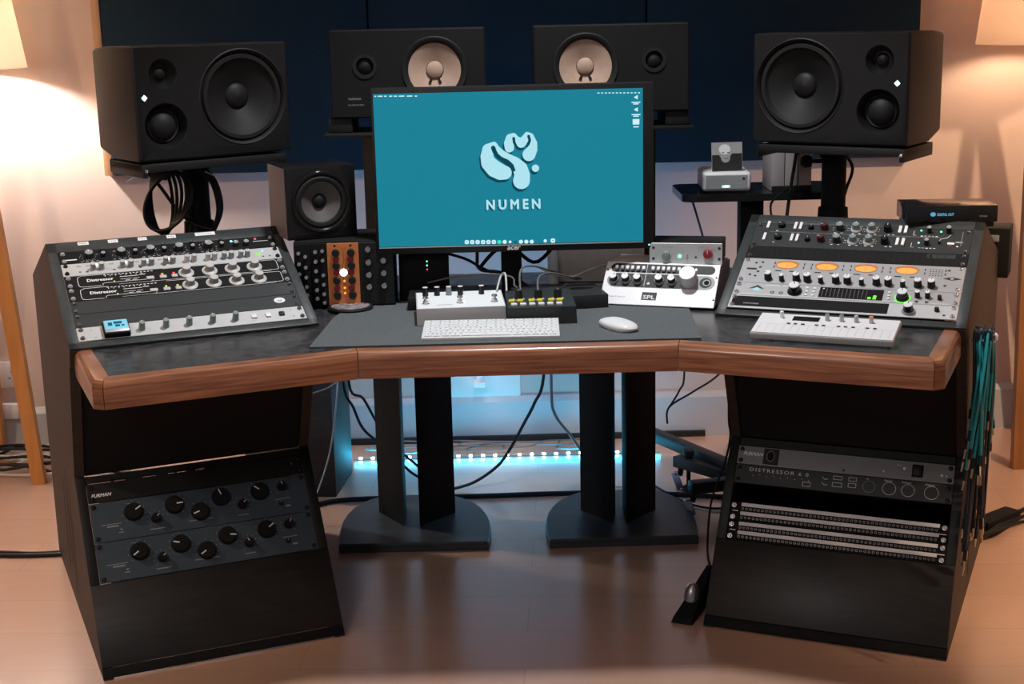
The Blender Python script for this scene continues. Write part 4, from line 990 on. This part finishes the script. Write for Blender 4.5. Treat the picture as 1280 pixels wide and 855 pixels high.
m.mat('photo').disc(-.004, .034, .012, .0008, 16, .012); m.mat('photod').rect(-.013, -.007, .047, .049, .0011); m.rect(.0, .006, .047, .049, .0011); m.rect(-.008, .003, .032, .0335, .0011); m.build('print', ph, 0)
o = mb('blackm').box(-.028, .030, .004, .04, .0, .012, .002).build('stand', ph)
for k, x in enumerate((.689, .724, .760)):
    m = mb('grybox').box(-.0165, .0165, 0, .13, .0, .118, .002).mat('blackm').box(-.016, .016, -.0015, .0, .0, .014)
    o = m.build('archive_box'); o.location = (x, .885+.003*k, .8845); tag(o, ('leftmost of three upright grey boxes on the shelf', 'middle one of three upright grey boxes on the shelf', 'rightmost of three upright grey boxes on the shelf beside the pole')[k], 'box', 'grey upright boxes on the shelf')

# ---------------------------------------------------------------- floor lamps
def floor_lamp(x, y, feet, wood, shade, zb, zt, rb, rt, bulb, label):
    o = thing('floor_lamp', label, 'floor lamp', (x, y, 0), 0, 'tripod floor lamps')
    for fx, fy in feet:
        p0 = Vector((fx-x, fy-y, 0)); p1 = Vector(((fx-x)*.08, (fy-y)*.08, zb-.03)); d = (p1-p0).normalized(); sx = d.cross(Vector((0, 1, 0))).normalized()
        sy_ = d.cross(sx).normalized()
        rings = []
        for p_, w_, t_ in ((p0, .019, .014), (p0.lerp(p1, .5), .022, .014), (p1, .018, .012)):
            rings.append([p_+sx*w_+sy_*t_, p_-sx*w_+sy_*t_, p_-sx*w_-sy_*t_, p_+sx*w_-sy_*t_])
        rings[0] = [Vector((q.x, q.y, 0)) for q in rings[0]]
        mb(wood).loft(rings).build('leg', o, 0)
    mb('brush').lathe([(0, zb-.05), (.035, zb-.05), (.035, zb-.02), (.015, zb-.015), (.015, zb+.04), (.019, zb+.04), (.019, zb+.07), (0, zb+.07)], 20).build('hub', o)
    mb(bulb).lathe([(.013, zb+.07), (.026, zb+.10), (.030, zb+.125), (.022, zb+.148), (0, zb+.155)], 18).build('bulb', o)
    mb(shade).lathe([(rb, zb), (rt, zt), (rt-.003, zt), (rb-.003, zb), (rb, zb)], 48).build('lamp_shade', o)
    m = mb('brush')
    for k in range(3): t = R(120*k+30); m.cyl((.02*math.cos(t), .02*math.sin(t), zb+.045), ((rb-.008)*math.cos(t), (rb-.008)*math.sin(t), zb+.02), .002, n=6)
    m.build('shade_ring', o)
    return o
floor_lamp(-1.56, 1.46, ((-1.425, 1.345), (-1.76, 1.40), (-1.64, 1.63)), 'oak', 'shade', 1.222, 1.56, .172, .125, 'bulb', 'tripod floor lamp with orange wooden legs at the left edge, lit')
floor_lamp(1.545, 1.44, ((1.487, 1.25), (1.80, 1.48), (1.63, 1.63)), 'dwood', 'shade2', 1.226, 1.56, .174, .135, 'bulb2', 'tripod floor lamp with brown legs darkened for shade at the right edge')  # legs use the darker wood, shade put into its colour

# ---------------------------------------------------------------- light strip on the floor
ls = thing('light_strip', 'thin strip of bright blue-white lights along the floor under the desk', 'light strip', (-.02, 1.495, 0), 0)
mb('strip_b').box(-.475, .475, -.004, .004, .0005, .003).build('tape', ls)
me = mb('strip_w').box(-.005, .005, -.004, .004, 0, .005, .0006, 1).mesh('led')
for k in range(25): put('led', me, ls, (-.456+k*.038, 0, .003))
light('strip_light', 'AREA', (0, .002, .016), 2.0, (.0, .52, .88), .95, (R(180), 0, 0), ls, .012)
light('strip_light', 'AREA', (0, -.006, .013), .75, (.0, .50, .90), .95, (R(-97), 0, 0), ls, .008)

ls = thing('light_strip', 'blue light strip fixed along the back edge of the desk behind the monitor', 'light strip', (0, .905, HZ-.02), 0)
mb('strip_b').box(-.52, .52, -.004, 0, -.006, .006).build('tape', ls)
light('strip_light', 'AREA', (0, .004, 0), 8.0, (.12, .46, 1.0), 1.0, (R(75), 0, 0), ls, .012)
# ---------------------------------------------------------------- floor items
o = mb('side').box(-.24, 0, 0, .24, .0, .55, .004).build('floor_cabinet'); o.location = (-.515, 1.145, 0); o.rotation_euler = (0, 0, R(-6)); tag(o, 'dark box standing on the floor behind the left rack, one side lit blue', 'cabinet')
pw = thing('floor_pedal', 'black wedge foot pedal with silver cap beside the right lower rack', 'foot pedal', (.393, .248, 0), R(-24))
m = mb('blackm'); m.raw([(-.04, -.055, 0), (.010, -.055, 0), (.010, .12, 0), (-.012, .12, 0), (-.036, -.05, .012), (.008, -.05, .012), (.008, .115, .080), (-.004, .115, .080)], [(3, 2, 1, 0), (4, 5, 6, 7), (0, 1, 5, 4), (1, 2, 6, 5), (2, 3, 7, 6), (3, 0, 4, 7)]); m.build('body', pw, 0)
mb('chrome').lathe([(0, 0), (.016, 0), (.018, .006), (.017, .03), (.011, .042), (0, .046)], 20, Matrix.Translation((-.012, .012, .026)) @ Matrix.Rotation(R(-18), 4, 'X')).build('cap', pw)
def cable(label, pts, r=.003, m_='rub', name='cable', group=None):
    o = mb(m_).tube(pts, r).build(name); tag(o, label, 'cable', group); return o
cable('thick black cable running from the left rack to the left across the floor', [(-2.35, .82, .006), (-1.60, .77, .006), (-1.344, .735, .006), (-1.25, .73, .006), (-1.15, .74, .006), (-1.05, .80, .006)], .006)
cable('thinner black cable beside the thick one on the left floor', [(-2.35, .90, .004), (-1.60, .80, .004), (-1.344, .765, .004), (-1.25, .752, .004), (-1.14, .775, .004), (-1.05, .85, .004)], .0035)
cable('thick black cable crossing the floor behind the two speaker stands', [(-.80, 1.03, .007), (-.60, 1.05, .007), (-.47, 1.105, .007), (-.10, 1.105, .007), (.12, 1.11, .007), (.33, 1.10, .007), (.60, 1.04, .007)], .007)
cable('black cable sagging from the desk to the floor between the speaker stands', [(.10, 1.20, .60), (.088, 1.20, .33), (.060, 1.20, .25), (.028, 1.20, .189), (-.01, 1.2, .12), (-.05, 1.2, .065), (-.12, 1.19, .020), (-.19, 1.17, .006)], .0045)
cable('white cable hanging down the inner side of the left cabinet, long one', [(-.47, 1.0, .50), (-.480, 1.0, .37), (-.495, .99, .25), (-.515, .97, .16), (-.55, .93, .07), (-.585, .905, .02)], .0022, 'wcable')
cable('short white cable dangling under the left part of the desk', [(-.44, .86, .60), (-.445, .86, .46), (-.47, .86, .41), (-.53, .86, .385)], .0022, 'wcable')
cable('black cable dropping steeply behind the left speaker stand', [(-.47, 1.2, .60), (-.485, 1.2, .33), (-.46, 1.2, .25), (-.43, 1.2, .18), (-.36, 1.2, .12), (-.30, 1.2, .05), (-.22, 1.2, .006)], .004)
cable('black cable looping out behind the left speaker stand', [(-.46, 1.3, .60), (-.48, 1.3, .30), (-.44, 1.3, .25), (-.40, 1.3, .17), (-.35, 1.3, .10), (-.30, 1.3, .05), (-.25, 1.3, .005)], .004)
cable('grey cable hanging to the light strip behind the right stand', [(.12, 1.35, .60), (.115, 1.35, .26), (.125, 1.36, .17), (.17, 1.38, .10), (.20, 1.40, .05), (.23, 1.42, .006)], .0045, 'gcable')
cable('thin black cable running down to a plug behind the right stand', [(.50, 1.3, .60), (.505, 1.3, .31), (.49, 1.3, .25), (.46, 1.3, .20)], .003)
cable('thin black cable slanting down under the right part of the desk', [(.70, 1.3, .42), (.61, 1.3, .30), (.53, 1.3, .245), (.46, 1.3, .20), (.455, 1.3, .15)], .003)
cable('thin black cable hanging down beside the right lower rack', [(.56, .80, .62), (.555, .80, .33), (.56, .80, .26), (.545, .79, .19), (.505, .75, .10), (.482, .66, .02), (.472, .56, .004), (.476, .48, .004)], .0028)
cable('pale cable lying around the base of the right speaker stand', [(.20, 1.20, .003), (.36, 1.14, .003), (.44, 1.02, .003), (.52, .95, .003), (.62, .93, .003)], .0025, 'wcable')
cable('black cable curving over the floor right of the right stand', [(.38, 1.22, .003), (.47, 1.02, .003), (.55, .96, .003), (.63, 1.0, .003), (.68, 1.10, .003)], .003)
for k, dx in enumerate((0, .012, .026)):
    cable(('upper black cable leaving the right rack toward the right', 'middle black cable leaving the right rack toward the right', 'lower black cable leaving the right rack toward the right')[k], [(1.10, .60+.02*k, .012), (1.22, .70-.012*k, .012+.004*k), (1.30, .80-.02*k, .010), (1.40, .90-.05*k, .006), (1.60, 1.02-.10*k, .006), (2.3, 1.25-.12*k, .006)], .006-.001*k, group=None)
o = mb('blackm').box(-.10, .05, -.02, .03, .0005, .028, .006).build('power_strip'); o.location = (1.29, .80, .0); o.rotation_euler = (0, 0, R(38)); tag(o, 'black power strip on the floor right of the right rack', 'power strip')
for k in range(14):
    y0 = 1.38+.018*k+random.uniform(-.02, .02); pts = []
    for q in range(8): pts.append((-2.1+q*.13+random.uniform(-.02, .02), y0+random.uniform(-.05, .05), .005+.004*(k % 3)+random.uniform(0, .06 if k % 2 == 0 else .035)))
    pts[-1] = (-1.18, y0-.01*k*.3, .006)
    cable(('black cable along the wall in the left tangle', 'white cable along the wall in the left tangle')[k % 2], pts, .0042 if k % 2 else .005, 'wcable' if k % 2 else 'rub', group='floor cable tangle by the left lamp, '+('white' if k % 2 else 'black'))
for k in range(4):
    cxx = (-.12, -.05, .20, -.35)[k]; pts = []
    for q in range(14): t = 2*PI*q/9+k; rr_ = .055+.02*math.sin(q*1.7+k); pts.append((cxx+rr_*1.5*math.cos(t)*(1+q*.02), 1.565+rr_*.8*math.sin(t)-.004*k, .006+.0035*k+.001*q))
    cable('pale cable in the tangled coils behind the light strip', pts, .0026, 'gcable', group='pale cable coils behind the light strip')
o = mb('black').box(-.75, .62, 0, .012, .0005, .020, .002).build('gap_shadow_strip'); o.location = (0, WY-.036, 0); tag(o, 'long black strip standing in for the gap shadow along the foot of the baseboard', 'shadow strip')  # black strip painted in for the shadow gap below the baseboard
# plugs and wall sockets
o = thing('power_plug', 'white power adapter plugged in above the baseboard behind the desk', 'plug', (-.102, WY, .155), 0)
mb('sock').box(-.13, .13, -.010, 0, -.02, .115, .003).build('socket_plate', o)
mb('white').box(-.018, .018, -.055, -.0105, .03, .045, .003).cyl((0, -.035, .045), (0, -.035, .085), .012, .008).build('plug_body', o)
mb('wcable').tube([(0, -.035, .085), (.0, -.035, .16), (.01, -.03, .26)], .003).build('lead', o)
for k, (x, z, lb) in enumerate(((-1.625, .255, 'white double wall socket at the left edge above the baseboard'),)):
    o = thing('wall_socket', lb, 'socket', (x, WY, z), 0)
    mb('sock').box(-.073, .073, -.009, 0, -.043, .043, .003).build('plate', o)
    for q in (-.036, .036):
        m = mb('groove'); m.T = Matrix.Translation((q, -.0095, 0)) @ FR
        m.rect(-.003, .003, .006, .014, .0002).rect(-.013, -.007, -.012, -.008, .0002).rect(.007, .013, -.012, -.008, .0002).build('outlet', o)
        mb('white').box(q-.006, q+.006, -.012, -.0092, .022, .034, .001).build('switch', o)
o = mb('sock').box(-.05, .05, -.022, 0, 0, .05, .004).build('telephone_socket'); o.location = (-1.62, WY-.022, .118); tag(o, 'small cream socket box on the baseboard at the left edge', 'socket')
# box hanging behind the right rack side
o = thing('junction_box', 'black box with a lever clipped behind the top of the right rack', 'junction box', (1.175, .74, .675), -PH[1])
mb('blackm').box(-.035, .065, 0, .10, 0, .125, .003).build('housing', o)
mb('grey').box(.015, .04, -.006, 0, .092, .108, .001).build('lever', o)

# ---------------------------------------------------------------- cables behind pedals and on the left pole
for k, (pts, r_, m_, lb) in enumerate((
    ([(-.09, .62, 1.0), (-.085, .60, .80), (-.08, .56, .76), (-.03, .53, .755), (.02, .50, .735), (.05, .44, .72)], .004, 'rub', 'black cable dropping behind the monitor left of its neck'),
    ([(-.16, .56, .800), (-.11, .55, .785), (-.075, .545, .765), (-.05, .56, .75)], .0035, 'rub', 'thin black cable crossing under the monitor toward the left box'),
    ([(-.08, .565, .76), (-.04, .575, .80), (.0, .58, .805), (.06, .58, .77), (.14, .6, .86)], .0045, 'rub', 'black cable arching behind the monitor neck'),
    ([(-.20, .49, .742), (-.10, .46, .765), (-.01, .45, .76), (.0, .40, .748), (.005, .33, .757)], .002, 'gcable', 'thin grey lead running from the left box to the drum machine'),
    ([(.012, .285, .752), (.015, .36, .79), (.05, .43, .785), (.12, .50, .75), (.16, .53, .735)], .0022, 'gcable', 'grey lead arching out of the drum machine, tallest'),
    ([(.05, .285, .752), (.055, .35, .775), (.09, .42, .77), (.15, .49, .74)], .0022, 'gcable', 'grey lead arching out of the drum machine, middle'),
    ([(.06, .57, .76), (.10, .53, .745), (.14, .50, .747), (.19, .53, .76), (.27, .58, .77)], .0028, 'wcable', 'white cable curling behind the flat slab toward the controller'),
    ([(-.04, .36, .745), (-.03, .40, .77), (-.02, .38, .778), (-.018, .35, .745)], .0022, 'wcable', 'small white cable loop behind the grey pedal'))):
    cable(lb, pts, r_, m_)
hx, hy = -.772, .745
for k in range(5):
    pts = []
    for q in range(19):
        t = 2*PI*q/18; pts.append((hx-.075+.006*k+(.026+.007*k)*math.cos(t)+.006*k*math.sin(t), hy-.055-.010*k, .925+(.085-.004*k)*math.sin(t)))
    cable('black cable loop in the coil left of the left speaker pole', pts, .0042, 'rub', group='cable coil loops left of pole')
for k in range(2):
    pts = [(hx+.02+.01*k, hy-.045, 1.0), (hx+.05+.008*k, hy-.05, .96), (hx+.06+.006*k, hy-.05, .90), (hx+.045, hy-.045, .85), (hx+.03, hy-.01, .838)]
    cable('black cable draped down the right side of the left speaker pole', pts, .006, 'rub', group='cables right of left pole')
cable('black cable slanting across the coil on the left pole', [(hx-.13, hy-.04, 1.015), (hx-.08, hy-.05, .96), (hx-.04, hy-.052, .90), (hx-.0, hy-.05, .862), (hx+.04, hy-.045, .85)], .0045)
for k, (a, b_, lb) in enumerate((((-.155, .972), (-.105, 1.0), 'white cable tie tail left of the left speaker pole'), ((.035, .992), (.065, .978), 'white cable tie tail right of the left speaker pole'))):
    o = mb('white').box(0, 1, -.5, .5, -.5, .5).build('cable_tie'); d = Vector((b_[0]-a[0], 0, b_[1]-a[1])); o.matrix_world = Matrix.Translation((hx+a[0], hy-.06, a[1])) @ d.to_track_quat('X', 'Z').to_matrix().to_4x4() @ Matrix.Diagonal((d.length, .003, .0025, 1)); tag(o, lb, 'cable tie')
for k, pts in enumerate(([(.735, .86, 1.02), (.725, .86, .95), (.715, .86, .88), (.705, .86, .79)], [(.70, .80, .90), (.665, .845, .86), (.672, .84, .80)], [(.80, .80, 1.02), (.855, .79, .96), (.84, .78, .90), (.82, .76, .85)])):
    cable(('black cable hanging in front of the upright grey boxes', 'thin black cable under the shelf beside its post', 'black cable curving down right of the right speaker pole')[k], pts, (.0045, .003, .004)[k])
cable('thin black cable hanging on the wall side below the shelf, left of the post', [(.48, 1.0, .865), (.50, 1.0, .80), (.52, 1.0, .72), (.53, 1.0, .60)], .003)

# ---------------------------------------------------------------- patch cables on the right side of the desk
hk = W(1, .5275, .345, .662)
o = thing('cable_hook', 'white metal hook holding patch cables on the right side of the desk', 'hook', hk, -PH[1])
m = mb('white'); m.tube([(0, 0, 0), (.040, 0, 0), (.052, 0, .006), (.054, 0, .016)], .004); m.build('arm', o)
m = mb('white'); m.tube([(.02, .0, -.006), (.035, .05, -.012), (.045, .06, .0)], .0035).lathe([(0, -.005), (.006, -.002), (.006, .004), (0, .006)], 10, at(.045, .06, .002)); m.build('pin', o)
uv, vv = uvec(1), vvec(1)
def patch(k, teal):
    # a doubled cable hung over the hook, both plugs dangling
    a = random.uniform(-.03, .03); du = .012+random.uniform(0, .036); top = hk+uv*du+Vector((0, 0, .008+random.uniform(0, .008)))
    z1 = (random.uniform(.42, .50) if teal else random.uniform(.23, .30)); z2 = (random.uniform(.40, .52) if teal else random.uniform(.24, .33))
    v1 = random.uniform(-.15, .03) if teal else random.uniform(-.17, .06); v2 = random.uniform(-.03, .11) if teal else random.uniform(-.06, .14)
    o1 = .008+random.uniform(0, .04); o2 = .008+random.uniform(0, .04)
    e1 = W(1, .5275+o1, .345+v1, z1); e2 = W(1, .5275+o2, .345+v2, z2)
    m1 = e1.lerp(top, .55)+uv*.004; m2 = e2.lerp(top, .55)+uv*.006
    m1.z += .03; m2.z += .03
    o = thing('patch_cable', 'teal patch cable hanging from the hook on the right desk side' if teal else 'dark patch cable with brass plug hanging long beside the lower right rack', 'patch cable', top, 0, 'teal patch cables' if teal else 'dark patch cables')
    P_ = [e1, m1, top-vv*(.016+abs(a)*.5), top+Vector((0, 0, .004)), top+vv*(.016+abs(a)*.5), m2, e2]
    q = mb('teal' if teal else 'navyc').tube([p-top for p in P_], .0030, 6, 5).build('cord', o)
    for e, mm in ((e1, m1), (e2, m2)):
        d = (e-mm).normalized(); pl = mb('black').cyl(e-top, e-top+d*.022, .0042, n=8).mat('gold').cyl(e-top+d*.022, e-top+d*.042, .0026, .0022, n=8); pl.build('plug', o)
for k in range(18): patch(k, True)
for k in range(14): patch(k, False)
